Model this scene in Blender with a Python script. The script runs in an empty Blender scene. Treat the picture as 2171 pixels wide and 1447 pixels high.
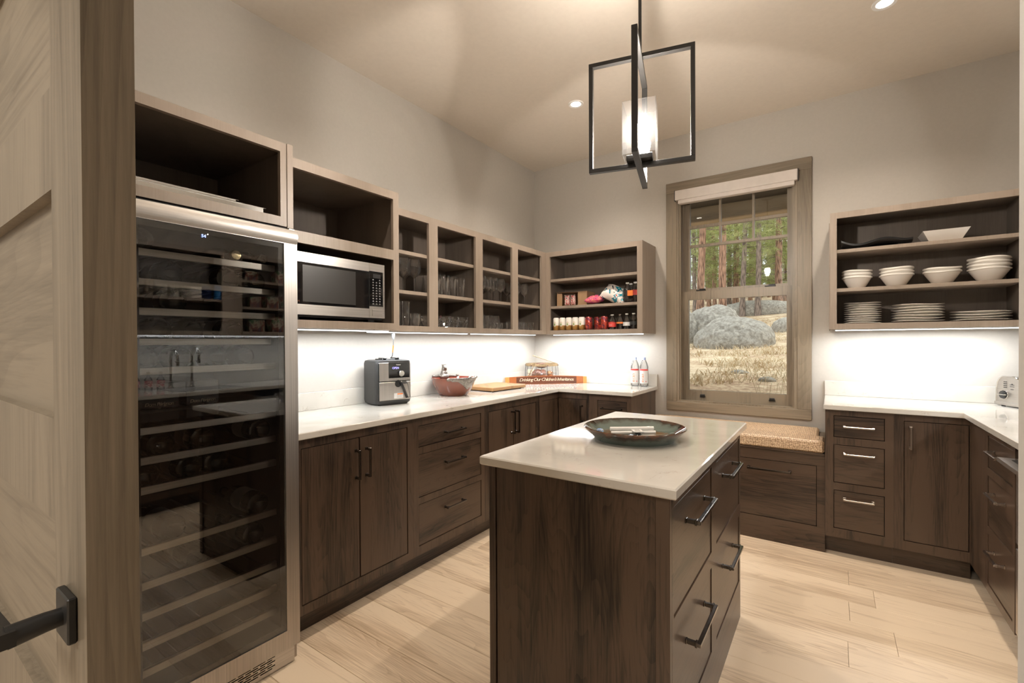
import bpy, bmesh, math, random
from mathutils import Vector, Matrix, noise
random.seed(7)
SC = bpy.context.scene
COL = SC.collection
PI = math.pi

# ---------------------------------------------------------------- camera, sky, light, exposure
cd = bpy.data.cameras.new('camera')
cam = bpy.data.objects.new('camera', cd)
COL.objects.link(cam)
YAW, PITCH, ROLL = 0.6054, -0.0071, -0.0046
fw = Vector((-math.sin(YAW) * math.cos(PITCH), math.cos(YAW) * math.cos(PITCH), math.sin(PITCH)))
rt = Vector((math.cos(YAW), math.sin(YAW), 0))
up = rt.cross(fw)
rt2 = rt * math.cos(ROLL) + up * math.sin(ROLL)
up2 = -rt * math.sin(ROLL) + up * math.cos(ROLL)
cam.matrix_world = Matrix(((rt2.x, up2.x, -fw.x, 0), (rt2.y, up2.y, -fw.y, 0), (rt2.z, up2.z, -fw.z, 1.3006), (0, 0, 0, 1)))
cd.sensor_width = 36
cd.lens = 979.62 / 2171 * 36
cd.shift_y = (731.411 - 723.5) / 2171
cd.clip_start = 0.02
cd.clip_end = 400
SC.camera = cam
SC.view_settings.view_transform = 'Standard'
SC.view_settings.look = 'None'
SC.view_settings.exposure = 0.06
SC.view_settings.gamma = 1.0
SC.view_settings.use_curve_mapping = False
SC.cycles.max_bounces = 10
SC.cycles.diffuse_bounces = 5
SC.cycles.glossy_bounces = 5
SC.cycles.transmission_bounces = 6
SC.cycles.transparent_max_bounces = 24
SC.cycles.caustics_reflective = False
SC.cycles.caustics_refractive = False
SC.cycles.sample_clamp_indirect = 6

w = bpy.data.worlds.new('sky')
SC.world = w
w.use_nodes = True
nt = w.node_tree
sky = nt.nodes.new('ShaderNodeTexSky')
sky.sky_type = 'HOSEK_WILKIE'
sky.turbidity = 6.0
sky.ground_albedo = 0.5
sky.sun_direction = Vector((0.3, 0.4, 0.85)).normalized()
mixw = nt.nodes.new('ShaderNodeMixRGB')
mixw.inputs[0].default_value = 0.82
mixw.inputs[2].default_value = (0.93, 0.97, 1.0, 1)
nt.links.new(sky.outputs[0], mixw.inputs[1])
bg = nt.nodes['Background']
nt.links.new(mixw.outputs[0], bg.inputs[0])
bg.inputs[1].default_value = 1.9

WARM = (1.0, 0.87, 0.725)
COOL = (0.94, 0.975, 1.0)
def area(name, loc, rot, sx, sy, power, col):
    l = bpy.data.lights.new(name, 'AREA')
    l.shape = 'RECTANGLE'; l.size = sx; l.size_y = sy; l.energy = power; l.color = col
    o = bpy.data.objects.new(name, l)
    o.location = loc; o.rotation_euler = rot
    COL.objects.link(o)
    return o
def spot(name, loc, power, col, ang=2.3, blend=0.9, r=0.04):
    l = bpy.data.lights.new(name, 'SPOT')
    l.energy = power; l.color = col; l.spot_size = ang; l.spot_blend = blend; l.shadow_soft_size = r
    o = bpy.data.objects.new(name, l); o.location = loc
    COL.objects.link(o)
    return o
def point(name, loc, power, col, r=0.03):
    l = bpy.data.lights.new(name, 'POINT')
    l.energy = power; l.color = col; l.shadow_soft_size = r
    o = bpy.data.objects.new(name, l); o.location = loc
    COL.objects.link(o)
    return o

CEIL = 3.0136
sun = bpy.data.lights.new('sun', 'SUN'); sun.energy = 1.8; sun.angle = 0.12; sun.color = (1, 0.95, 0.86)
so = bpy.data.objects.new('sun', sun); so.rotation_euler = (math.radians(38), 0, math.radians(150)); COL.objects.link(so)
DOWN = [(-1.517, 3.015), (0.22, 3.02), (-1.517, 1.35), (0.22, 1.35)]
for i, (x, y) in enumerate(DOWN):
    spot('downlight_lamp', (x, y, CEIL - 0.012), (100, 105, 70, 52)[i], WARM, 2.35, 0.8, 0.045)
PEND = Vector((-0.634, 1.83, 0))
# under-cabinet led lamps
area('under_cabinet_lamp', (-2.27, 2.45, 1.358), (0, 0, 0), 0.03, 2.7, 20, COOL)
area('under_cabinet_lamp', (-1.75, 3.78, 1.358), (0, 0, 0), 0.9, 0.03, 8, COOL)
area('under_cabinet_lamp', (0.43, 3.78, 1.358), (0, 0, 0), 0.82, 0.03, 9, COOL)
area('under_cabinet_lamp', (1.02, 2.3, 1.358), (0, 0, 0), 0.03, 2.2, 11, COOL)
# unseen fill added in the hall behind the doorway to light the door face
area('hall_fill', (-0.9, -1.5, 2.95), (0, 0, 0), 0.9, 0.9, 72, (1.0, 0.965, 0.91))

# ---------------------------------------------------------------- materials
MATS = {}
def newmat(name):
    m = bpy.data.materials.new(name); m.use_nodes = True
    n = m.node_tree; b = n.nodes['Principled BSDF']
    MATS[name] = m
    return m, n, b
def link(n, a, b): n.links.new(a, b)
def plain(name, col, rough=0.5, metal=0.0, spec=0.5, emit=None, es=0.0, coat=0.0, noise_amt=0.04, nscale=20.0, bump=0.0):
    m, n, b = newmat(name)
    b.inputs['Roughness'].default_value = rough
    b.inputs['Metallic'].default_value = metal
    b.inputs['Specular IOR Level'].default_value = spec
    b.inputs['Coat Weight'].default_value = coat
    tc = n.nodes.new('ShaderNodeTexCoord')
    ns = n.nodes.new('ShaderNodeTexNoise'); ns.inputs['Scale'].default_value = nscale; ns.inputs['Detail'].default_value = 4
    link(n, tc.outputs['Object'], ns.inputs['Vector'])
    r = n.nodes.new('ShaderNodeValToRGB')
    lo = tuple(max(0, c * (1 - noise_amt)) for c in col); hi = tuple(min(1, c * (1 + noise_amt)) for c in col)
    r.color_ramp.elements[0].position = 0.3; r.color_ramp.elements[1].position = 0.7
    r.color_ramp.elements[0].color = (*lo, 1); r.color_ramp.elements[1].color = (*hi, 1)
    link(n, ns.outputs[0], r.inputs[0]); link(n, r.outputs[0], b.inputs['Base Color'])
    if bump:
        bp = n.nodes.new('ShaderNodeBump'); bp.inputs['Strength'].default_value = bump; bp.inputs['Distance'].default_value = 0.002
        link(n, ns.outputs[0], bp.inputs['Height']); link(n, bp.outputs[0], b.inputs['Normal'])
    if emit:
        b.inputs['Emission Color'].default_value = (*emit, 1); b.inputs['Emission Strength'].default_value = es
    return m
def ramp(n, stops):
    r = n.nodes.new('ShaderNodeValToRGB')
    e = r.color_ramp.elements
    while len(e) > 1: e.remove(e[-1])
    e[0].position = stops[0][0]; e[0].color = (*stops[0][1], 1)
    for p, c in stops[1:]:
        x = e.new(p); x.color = (*c, 1)
    return r
def wood(name, dark, light, axis='z', rough=0.38, board=0.11, board_amt=0.25, ring=0.5, spec=0.5, scale=1.0, rnd=0.15, bumps=0.06, con=1.0):
    """Grain runs along axis (object coordinates); boards of width `board` vary in tone."""
    m, n, b = newmat(name)
    N = n.nodes.new
    tc = N('ShaderNodeTexCoord'); oi = N('ShaderNodeObjectInfo')
    off = N('ShaderNodeVectorMath'); off.operation = 'SCALE'
    comb = N('ShaderNodeCombineXYZ')
    link(n, oi.outputs['Random'], comb.inputs[0]); link(n, oi.outputs['Random'], comb.inputs[1]); link(n, oi.outputs['Random'], comb.inputs[2])
    link(n, comb.outputs[0], off.inputs[0]); off.inputs['Scale'].default_value = 13.7
    add = N('ShaderNodeVectorMath'); add.operation = 'ADD'
    link(n, tc.outputs['Object'], add.inputs[0]); link(n, off.outputs[0], add.inputs[1])
    def mapped(sl, sc):
        mp = N('ShaderNodeMapping')
        s = [sc, sc, sc]; s['xyz'.index(axis)] = sc * sl
        mp.inputs['Scale'].default_value = s
        link(n, add.outputs[0], mp.inputs['Vector'])
        return mp.outputs[0]
    # board tone
    sep = N('ShaderNodeSeparateXYZ'); link(n, add.outputs[0], sep.inputs[0])
    o1, o2 = [i for i in range(3) if i != 'xyz'.index(axis)]
    sm = N('ShaderNodeMath'); sm.operation = 'ADD'; link(n, sep.outputs[o1], sm.inputs[0]); link(n, sep.outputs[o2], sm.inputs[1])
    dv = N('ShaderNodeMath'); dv.operation = 'DIVIDE'; link(n, sm.outputs[0], dv.inputs[0]); dv.inputs[1].default_value = board
    fl = N('ShaderNodeMath'); fl.operation = 'FLOOR'; link(n, dv.outputs[0], fl.inputs[0])
    wn = N('ShaderNodeTexWhiteNoise'); wn.noise_dimensions = '1D'; link(n, fl.outputs[0], wn.inputs['W'])
    # broad
    n1 = N('ShaderNodeTexNoise'); n1.inputs['Scale'].default_value = 1; n1.inputs['Detail'].default_value = 5; n1.inputs['Distortion'].default_value = 0.6
    link(n, mapped(0.12, 9 * scale), n1.inputs['Vector'])
    n2 = N('ShaderNodeTexNoise'); n2.inputs['Scale'].default_value = 1; n2.inputs['Detail'].default_value = 6; n2.inputs['Roughness'].default_value = 0.7
    link(n, mapped(0.03, 170 * scale), n2.inputs['Vector'])
    # cathedral rings: contour lines of a stretched noise
    n3 = N('ShaderNodeTexNoise'); n3.inputs['Scale'].default_value = 1; n3.inputs['Detail'].default_value = 1.5
    link(n, mapped(0.11, 6.5 * scale), n3.inputs['Vector'])
    ml = N('ShaderNodeMath'); ml.operation = 'MULTIPLY'; link(n, n3.outputs[0], ml.inputs[0]); ml.inputs[1].default_value = 34
    fr = N('ShaderNodeMath'); fr.operation = 'FRACT'; link(n, ml.outputs[0], fr.inputs[0])
    pw = N('ShaderNodeMath'); pw.operation = 'POWER'; link(n, fr.outputs[0], pw.inputs[0]); pw.inputs[1].default_value = 2.0
    def madd(a, k, c):
        x = N('ShaderNodeMath'); x.operation = 'MULTIPLY_ADD'; link(n, a, x.inputs[0]); x.inputs[1].default_value = k
        if isinstance(c, float): x.inputs[2].default_value = c
        else: link(n, c, x.inputs[2])
        return x.outputs[0]
    v = madd(n1.outputs[0], 1.15, -0.17)
    v = madd(n2.outputs[0], 0.95, v)
    v = madd(pw.outputs[0], -0.30 * ring, v)
    v = madd(wn.outputs[0], board_amt, v)
    v = madd(oi.outputs['Random'], rnd, v)
    k = 0.475 + 0.5 * (board_amt + rnd) - 0.05 * ring
    r = ramp(n, [(max(0.0, k + (1 - con) * .31), dark), (min(1, k + 0.62 - (1 - con) * .31), light)])
    link(n, v, r.inputs[0])
    link(n, r.outputs[0], b.inputs['Base Color'])
    b.inputs['Roughness'].default_value = rough
    b.inputs['Specular IOR Level'].default_value = spec
    if bumps:
        bp = n.nodes.new('ShaderNodeBump'); bp.inputs['Strength'].default_value = bumps; bp.inputs['Distance'].default_value = 0.001
        link(n, v, bp.inputs['Height']); link(n, bp.outputs[0], b.inputs['Normal'])
    return m
def clear(name, tint=(1, 1, 1), base=0.03, fres=0.9, rough=0.0, ior=1.45, haze=0.0, glow=None):
    """Thin clear pane: transparent with fresnel gloss."""
    m, n, b = newmat(name)
    n.nodes.remove(b)
    out = n.nodes['Material Output']
    t = n.nodes.new('ShaderNodeBsdfTransparent'); t.inputs[0].default_value = (*tint, 1)
    g = n.nodes.new('ShaderNodeBsdfGlossy'); g.inputs['Roughness'].default_value = rough
    f = n.nodes.new('ShaderNodeFresnel'); f.inputs[0].default_value = ior
    ma = n.nodes.new('ShaderNodeMath'); ma.operation = 'MULTIPLY_ADD'; ma.inputs[1].default_value = fres; ma.inputs[2].default_value = base
    ma.use_clamp = True
    link(n, f.outputs[0], ma.inputs[0])
    mx = n.nodes.new('ShaderNodeMixShader')
    link(n, ma.outputs[0], mx.inputs[0]); link(n, t.outputs[0], mx.inputs[1]); link(n, g.outputs[0], mx.inputs[2])
    last = mx
    if haze:
        d = n.nodes.new('ShaderNodeBsdfTranslucent'); d.inputs[0].default_value = (1, 1, 1, 1)
        m2 = n.nodes.new('ShaderNodeMixShader'); m2.inputs[0].default_value = haze
        link(n, mx.outputs[0], m2.inputs[1]); link(n, d.outputs[0], m2.inputs[2]); last = m2
    link(n, last.outputs[0], out.inputs[0])
    return m

M = {}
M['wall'] = plain('wall_paint', (0.485, 0.452, 0.405), 0.75, noise_amt=0.02, nscale=60, bump=0.04)
M['ceil'] = plain('ceiling_paint', (0.70, 0.632, 0.55), 0.8, noise_amt=0.02, nscale=40)
M['taupe'] = wood('taupe_stained_wood', (0.235, 0.187, 0.147), (0.315, 0.255, 0.205), 'z', 0.42, 0.2, 0.05, 0.05, rnd=0.03, bumps=0.02)
M['taupe_shaded'] = wood('shaded_taupe_interior', (0.115, 0.092, 0.074), (0.165, 0.135, 0.11), 'z', 0.45, 0.2, 0.05, 0.1, rnd=0.03, bumps=0.02)  # same taupe as the frames, darkened to stand for the shade inside
DK, LT = (0.011, 0.0075, 0.0055), (0.088, 0.056, 0.037)
M['wal_z'] = wood('walnut_vertical_grain', DK, LT, 'z', 0.30, 0.105, 0.14, 0.40, con=0.80, rnd=0.08)
M['wal_y'] = wood('walnut_lengthwise_grain', DK, LT, 'y', 0.30, 0.12, 0.12, 0.40, con=0.80, rnd=0.08)
M['wal_x'] = wood('walnut_crosswise_grain', DK, LT, 'x', 0.30, 0.12, 0.12, 0.40, con=0.80, rnd=0.08)
M['gap'] = plain('dark_gap', (0.012, 0.009, 0.007), 0.7)
M['oak'] = wood('pale_oak_floor', (0.50, 0.36, 0.235), (0.82, 0.665, 0.49), 'x', 0.34, 0.5, 0.05, 0.48, rnd=0.24, scale=0.8, bumps=0.10)
M['alder'] = wood('stained_alder', (0.108, 0.084, 0.056), (0.235, 0.189, 0.134), 'z', 0.38, 0.3, 0.05, 0.35, scale=0.6, rnd=0.08)
M['alder_x'] = wood('stained_alder_crosswise', (0.108, 0.084, 0.056), (0.235, 0.189, 0.134), 'x', 0.38, 0.3, 0.05, 0.35, scale=0.6, rnd=0.08)
M['alderdoor'] = wood('washed_alder_door', (0.25, 0.19, 0.135), (0.42, 0.335, 0.25), 'z', 0.34, 0.3, 0.05, 0.35, scale=0.5, rnd=0.06)
M['alderdoor_x'] = wood('washed_alder_door_crosswise', (0.25, 0.19, 0.135), (0.42, 0.335, 0.25), 'x', 0.34, 0.3, 0.05, 0.35, scale=0.5, rnd=0.06)
M['pull'] = plain('lit_nickel_pull', (0.42, 0.375, 0.345), 0.22, 1.0)  # nickel brightened to stand for the LED light it reflects
M['pullL'] = plain('shaded_nickel_pull', (0.16, 0.145, 0.132), 0.18, 1.0)  # same nickel, darkened for the pulls that catch less light
M['black'] = plain('black_metal', (0.012, 0.011, 0.010), 0.42, 0.0, 0.5)
M['blackp'] = plain('black_plastic', (0.012, 0.012, 0.013), 0.22)
M['blackgl'] = plain('black_glass', (0.006, 0.006, 0.007), 0.05, 0, 0.6)
M['char'] = plain('charcoal_plastic', (0.022, 0.0215, 0.0215), 0.5)
M['steelp'] = plain('polished_steel', (0.72, 0.70, 0.67), 0.12, 1.0)
M['white'] = plain('white_ceramic', (0.84, 0.81, 0.76), 0.14, coat=0.3, noise_amt=0.01)
M['offwhite'] = plain('white_fabric_blind', (0.66, 0.60, 0.55), 0.7)
M['whitep'] = plain('white_plastic', (0.8, 0.79, 0.77), 0.35)
M['fridgein'] = plain('dark_fridge_lining', (0.010, 0.010, 0.011), 0.5)
M['bottlegl'] = plain('dark_green_bottle_glass', (0.010, 0.014, 0.010), 0.06, 0, 0.8)
M['foil'] = plain('gold_foil', (0.55, 0.45, 0.28), 0.35, 1.0, nscale=200, noise_amt=0.4)
M['silverfoil'] = plain('silver_foil', (0.55, 0.53, 0.50), 0.35, 1.0, nscale=200, noise_amt=0.4)
M['glass'] = clear('clear_glassware', (0.985, 0.985, 0.985), 0.06, 0.8, 0.01, 1.5, haze=0.02)
M['pane'] = clear('window_glass', (0.97, 0.985, 0.98), 0.01, 0.9)
M['fpane'] = clear('tinted_fridge_glass', (0.82, 0.82, 0.81), 0.045, 1.0)
M['shade'] = clear('seeded_glass_shade', (0.97, 0.97, 0.97), 0.03, 0.5, 0.02, haze=0.0028)
M['bulb'] = plain('glowing_bulb', (1, 1, 1), 0.4, emit=(1.0, 0.915, 0.82), es=1500)
M['lens'] = plain('glowing_lens', (1, 1, 1), 0.4, emit=(1.0, 0.90, 0.76), es=9)
M['led'] = plain('glowing_led_strip', (1, 1, 1), 0.4, emit=(0.96, 0.98, 1.0), es=6)
M['digit'] = plain('blue_led_digits', (0.1, 0.1, 0.5), 0.4, emit=(0.30, 0.42, 1.0), es=3.5)
M['digitp'] = plain('violet_led_digits', (0.1, 0.1, 0.5), 0.4, emit=(0.45, 0.40, 1.0), es=2.2)
M['gold_print'] = plain('gold_print', (0.62, 0.52, 0.38), 0.4)
M['whiteprint'] = plain('white_print', (0.75, 0.75, 0.75), 0.5)
M['redprint'] = plain('red_print', (0.65, 0.06, 0.05), 0.5)
M['orangeprint'] = plain('orange_print', (0.8, 0.22, 0.05), 0.5)
M['darkprint'] = plain('dark_print', (0.03, 0.03, 0.03), 0.5)
M['greyprint'] = plain('grey_print', (0.35, 0.35, 0.35), 0.5)
M['terra'] = plain('terracotta_glaze', (0.150, 0.036, 0.016), 0.18, coat=0.5, noise_amt=0.15, nscale=8)
M['terrain'] = plain('red_bowl_lining', (0.20, 0.038, 0.020), 0.15, coat=0.5, noise_amt=0.1)
M['pewter'] = plain('pewter_metal', (0.24, 0.215, 0.19), 0.38, 0.9, nscale=120, noise_amt=0.35, bump=0.8)
M['card'] = plain('cardboard', (0.36, 0.225, 0.125), 0.8, noise_amt=0.06)
M['cord'] = plain('grey_cord', (0.10, 0.10, 0.10), 0.5)
M['plug'] = plain('grey_plug', (0.10, 0.10, 0.10), 0.4)
M['orange'] = plain('orange_tag', (0.85, 0.24, 0.06), 0.5)
M['waterblue'] = plain('pale_blue_cap', (0.42, 0.50, 0.75), 0.4)
M['wicker'] = plain('aged_wicker', (0.26, 0.18, 0.095), 0.6, noise_amt=0.3, nscale=60)
M['cream'] = plain('cream_paint', (0.70, 0.62, 0.48), 0.5, noise_amt=0.1)
M['brown'] = plain('brown_leather', (0.13, 0.055, 0.035), 0.4, noise_amt=0.3)
M['copper'] = plain('copper', (0.75, 0.38, 0.22), 0.22, 1.0)
M['blueenamel'] = plain('blue_enamel', (0.012, 0.13, 0.36), 0.2)
M['navy'] = plain('navy_enamel', (0.01, 0.02, 0.07), 0.2)
M['sink'] = plain('sink_steel', (0.45, 0.44, 0.43), 0.28, 1.0)
M['soffit'] = wood('dark_porch_boards', (0.018, 0.013, 0.009), (0.045, 0.034, 0.024), 'x', 0.6, 0.14, 0.3, 0.3)
M['beam'] = wood('rough_sawn_beam', (0.13, 0.088, 0.045), (0.27, 0.19, 0.10), 'x', 0.7, 0.4, 0.1, 0.3)
M['colaliq'] = plain('cola', (0.012, 0.006, 0.005), 0.12, coat=0.6)

def brushed(name, col, axis='y', rough=0.27, amp=0.12):
    m, n, b = newmat(name)
    N = n.nodes.new
    tc = N('ShaderNodeTexCoord'); mp = N('ShaderNodeMapping')
    s = [260, 260, 260]; s['xyz'.index(axis)] = 2.0
    mp.inputs['Scale'].default_value = s
    ns = N('ShaderNodeTexNoise'); ns.inputs['Scale'].default_value = 1; ns.inputs['Detail'].default_value = 3
    link(n, tc.outputs['Object'], mp.inputs[0]); link(n, mp.outputs[0], ns.inputs['Vector'])
    r = ramp(n, [(0.3, tuple(c * (1 - amp) for c in col)), (0.7, tuple(min(1, c * (1 + amp)) for c in col))])
    link(n, ns.outputs[0], r.inputs[0]); link(n, r.outputs[0], b.inputs['Base Color'])
    b.inputs['Metallic'].default_value = 1; b.inputs['Roughness'].default_value = rough
    bp = N('ShaderNodeBump'); bp.inputs['Strength'].default_value = 0.05; bp.inputs['Distance'].default_value = 0.0005
    link(n, ns.outputs[0], bp.inputs['Height']); link(n, bp.outputs[0], b.inputs['Normal'])
    return m
M['steel'] = brushed('brushed_steel_lengthwise', (0.52, 0.49, 0.46), 'y', 0.36)
M['steelz'] = brushed('brushed_steel_upright', (0.47, 0.44, 0.41), 'z', 0.38)

def quartz():
    m, n, b = newmat('speckled_quartz')
    N = n.nodes.new
    tc = N('ShaderNodeTexCoord')
    big = N('ShaderNodeTexNoise'); big.inputs['Scale'].default_value = 5; big.inputs['Detail'].default_value = 5
    link(n, tc.outputs['Object'], big.inputs['Vector'])
    vn = N('ShaderNodeTexNoise'); vn.inputs['Scale'].default_value = 11; vn.inputs['Detail'].default_value = 7; vn.inputs['Distortion'].default_value = 1.6
    link(n, tc.outputs['Object'], vn.inputs['Vector'])
    sb = N('ShaderNodeMath'); sb.operation = 'SUBTRACT'; link(n, vn.outputs[0], sb.inputs[0]); sb.inputs[1].default_value = 0.5
    ab = N('ShaderNodeMath'); ab.operation = 'ABSOLUTE'; link(n, sb.outputs[0], ab.inputs[0])
    r1 = ramp(n, [(0.0, (1, 1, 1)), (0.012, (0, 0, 0))]); link(n, ab.outputs[0], r1.inputs[0])
    mask = N('ShaderNodeTexNoise'); mask.inputs['Scale'].default_value = 14; mask.inputs['Detail'].default_value = 2
    link(n, tc.outputs['Object'], mask.inputs['Vector'])
    r2 = ramp(n, [(0.56, (0, 0, 0)), (0.66, (1, 1, 1))]); link(n, mask.outputs[0], r2.inputs[0])
    mu = N('ShaderNodeMath'); mu.operation = 'MULTIPLY'; link(n, r1.outputs[0], mu.inputs[0]); link(n, r2.outputs[0], mu.inputs[1])
    m2 = N('ShaderNodeMath'); m2.operation = 'MULTIPLY'; link(n, mu.outputs[0], m2.inputs[0]); m2.inputs[1].default_value = 0.55
    base = ramp(n, [(0.35, (0.56, 0.53, 0.475)), (0.65, (0.65, 0.62, 0.565))]); link(n, big.outputs[0], base.inputs[0])
    mx = N('ShaderNodeMixRGB'); link(n, m2.outputs[0], mx.inputs[0]); link(n, base.outputs[0], mx.inputs[1]); mx.inputs[2].default_value = (0.28, 0.19, 0.13, 1)
    link(n, mx.outputs[0], b.inputs['Base Color'])
    b.inputs['Roughness'].default_value = 0.07
    b.inputs['Coat Weight'].default_value = 0.4
    b.inputs['Coat Roughness'].default_value = 0.03
    return m
M['quartz'] = quartz()

def weave():
    m, n, b = newmat('seagrass_weave')
    N = n.nodes.new
    tc = N('ShaderNodeTexCoord')
    wv = N('ShaderNodeTexVoronoi'); wv.inputs['Scale'].default_value = 95; wv.inputs['Randomness'].default_value = 0.35
    link(n, tc.outputs['Object'], wv.inputs['Vector'])
    ns = N('ShaderNodeTexNoise'); ns.inputs['Scale'].default_value = 160; link(n, tc.outputs['Object'], ns.inputs['Vector'])
    ad = N('ShaderNodeMath'); ad.operation = 'MULTIPLY_ADD'; link(n, ns.outputs[0], ad.inputs[0]); ad.inputs[1].default_value = 0.7
    link(n, wv.outputs['Distance'], ad.inputs[2])
    r = ramp(n, [(0.35, (0.88, 0.72, 0.54)), (0.66, (0.70, 0.50, 0.31)), (1.0, (0.25, 0.14, 0.07))])
    link(n, ad.outputs[0], r.inputs[0]); link(n, r.outputs[0], b.inputs['Base Color'])
    b.inputs['Roughness'].default_value = 0.38
    b.inputs['Specular IOR Level'].default_value = 0.9
    bp = N('ShaderNodeBump'); bp.invert = True; bp.inputs['Strength'].default_value = 0.6; bp.inputs['Distance'].default_value = 0.004
    link(n, wv.outputs['Distance'], bp.inputs['Height']); link(n, bp.outputs[0], b.inputs['Normal'])
    return m
M['weave'] = weave()

def cells(name, cols, scale=14, rough=0.35, metal=0.0, dist=1.5):
    m, n, b = newmat(name)
    N = n.nodes.new
    tc = N('ShaderNodeTexCoord'); ns = N('ShaderNodeTexNoise'); ns.inputs['Scale'].default_value = scale; ns.inputs['Detail'].default_value = 2; ns.inputs['Distortion'].default_value = dist
    link(n, tc.outputs['Object'], ns.inputs['Vector'])
    k = len(cols)
    st = [(0.30 + 0.42 * i / k, c) for i, c in enumerate(cols)]
    r = ramp(n, st); r.color_ramp.interpolation = 'CONSTANT'
    link(n, ns.outputs[0], r.inputs[0]); link(n, r.outputs[0], b.inputs['Base Color'])
    b.inputs['Roughness'].default_value = rough; b.inputs['Metallic'].default_value = metal
    return m
M['chip'] = cells('printed_crisp_bag', [(0.02, 0.03, 0.05), (0.75, 0.70, 0.66), (0.78, 0.74, 0.70), (0.02, 0.22, 0.30), (0.80, 0.76, 0.72), (0.5, 0.08, 0.06)], 8, 0.25)
M['pink'] = cells('printed_pink_bag', [(0.75, 0.25, 0.20), (0.72, 0.10, 0.22), (0.45, 0.05, 0.20), (0.8, 0.45, 0.40)], 20, 0.3)
M['packet'] = cells('printed_sweet_wrapper', [(0.05, 0.04, 0.04), (0.7, 0.62, 0.55), (0.55, 0.03, 0.06), (0.75, 0.7, 0.62), (0.45, 0.28, 0.10)], 30, 0.3)
M['redcan'] = cells('red_can_print', [(0.45, 0.05, 0.03), (0.55, 0.09, 0.05), (0.16, 0.03, 0.06), (0.60, 0.16, 0.10)], 30, 0.25, 0.5)
M['goldcan'] = plain('gold_can_print', (0.50, 0.27, 0.08), 0.3, 0.5)
M['foodbox'] = cells('printed_food_box', [(0.02, 0.10, 0.03), (0.35, 0.32, 0.25), (0.20, 0.05, 0.03), (0.05, 0.05, 0.06), (0.10, 0.06, 0.14)], 9, 0.5)
M['cerealbox'] = cells('yellow_printed_box', [(0.62, 0.55, 0.28), (0.68, 0.62, 0.34), (0.05, 0.04, 0.02), (0.66, 0.6, 0.33)], 30, 0.5)
M['pattern'] = cells('black_and_cream_pattern', [(0.75, 0.7, 0.6), (0.04, 0.04, 0.04), (0.75, 0.7, 0.6), (0.04, 0.04, 0.04), (0.75, 0.7, 0.6)], 45, 0.3)

def platter_mat():
    m, n, b = newmat('reactive_glaze')
    N = n.nodes.new
    tc = N('ShaderNodeTexCoord'); sp = N('ShaderNodeSeparateXYZ'); link(n, tc.outputs['Object'], sp.inputs[0])
    cb = N('ShaderNodeCombineXYZ'); link(n, sp.outputs[0], cb.inputs[0]); link(n, sp.outputs[1], cb.inputs[1])
    ln = N('ShaderNodeVectorMath'); ln.operation = 'LENGTH'; link(n, cb.outputs[0], ln.inputs[0])
    ns = N('ShaderNodeTexNoise'); ns.inputs['Scale'].default_value = 22; ns.inputs['Detail'].default_value = 5; link(n, tc.outputs['Object'], ns.inputs['Vector'])
    ma = N('ShaderNodeMath'); ma.operation = 'MULTIPLY_ADD'; link(n, ns.outputs[0], ma.inputs[0]); ma.inputs[1].default_value = 0.05; link(n, ln.outputs['Value'], ma.inputs[2])
    sc = N('ShaderNodeMath'); sc.operation = 'MULTIPLY'; link(n, ma.outputs[0], sc.inputs[0]); sc.inputs[1].default_value = 4.2
    r = ramp(n, [(0.0, (0.10, 0.12, 0.11)), (0.35, (0.11, 0.13, 0.115)), (0.42, (0.19, 0.12, 0.055)), (0.60, (0.17, 0.115, 0.06)), (0.70, (0.13, 0.17, 0.15)), (0.82, (0.12, 0.15, 0.13)), (0.90, (0.035, 0.02, 0.012)), (0.985, (0.16, 0.055, 0.02))])
    link(n, sc.outputs[0], r.inputs[0]); link(n, r.outputs[0], b.inputs['Base Color'])
    b.inputs['Roughness'].default_value = 0.08; b.inputs['Coat Weight'].default_value = 0.6; b.inputs['Coat Roughness'].default_value = 0.04
    return m
M['platter'] = platter_mat()
M['block'] = wood('butcher_block', (0.11, 0.05, 0.018), (0.32, 0.175, 0.07), 'z', 0.4, 0.032, 0.6, 0.15, rnd=0.0)
M['stave'] = wood('barrel_stave_wood', (0.15, 0.035, 0.010), (0.33, 0.10, 0.03), 'x', 0.25, 0.5, 0.0, 0.2, rnd=0.0)
M['stavedark'] = wood('dark_varnished_face', (0.045, 0.016, 0.009), (0.13, 0.04, 0.02), 'x', 0.25, 0.5, 0.0, 0.2, rnd=0.0)
M['stavelight'] = wood('amber_stave_end', (0.34, 0.14, 0.035), (0.55, 0.27, 0.08), 'z', 0.3, 0.5, 0.0, 0.2, rnd=0.0)

# outdoors
def ground_mat():
    m, n, b = newmat('dry_meadow')
    N = n.nodes.new
    tc = N('ShaderNodeTexCoord')
    a = N('ShaderNodeTexNoise'); a.inputs['Scale'].default_value = 0.9; a.inputs['Detail'].default_value = 8; a.inputs['Roughness'].default_value = 0.7
    link(n, tc.outputs['Object'], a.inputs['Vector'])
    c = N('ShaderNodeTexNoise'); c.inputs['Scale'].default_value = 9; c.inputs['Detail'].default_value = 6; c.inputs['Distortion'].default_value = 2
    link(n, tc.outputs['Object'], c.inputs['Vector'])
    ad = N('ShaderNodeMath'); ad.operation = 'MULTIPLY_ADD'; link(n, c.outputs[0], ad.inputs[0]); ad.inputs[1].default_value = 0.8; link(n, a.outputs[0], ad.inputs[2])
    r = ramp(n, [(0.62, (0.19, 0.11, 0.06)), (0.78, (0.40, 0.26, 0.15)), (0.92, (0.56, 0.42, 0.26)), (1.0, (0.68, 0.55, 0.37))])
    link(n, ad.outputs[0], r.inputs[0]); link(n, r.outputs[0], b.inputs['Base Color'])
    b.inputs['Roughness'].default_value = 0.9
    return m
M['ground'] = ground_mat()
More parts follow.
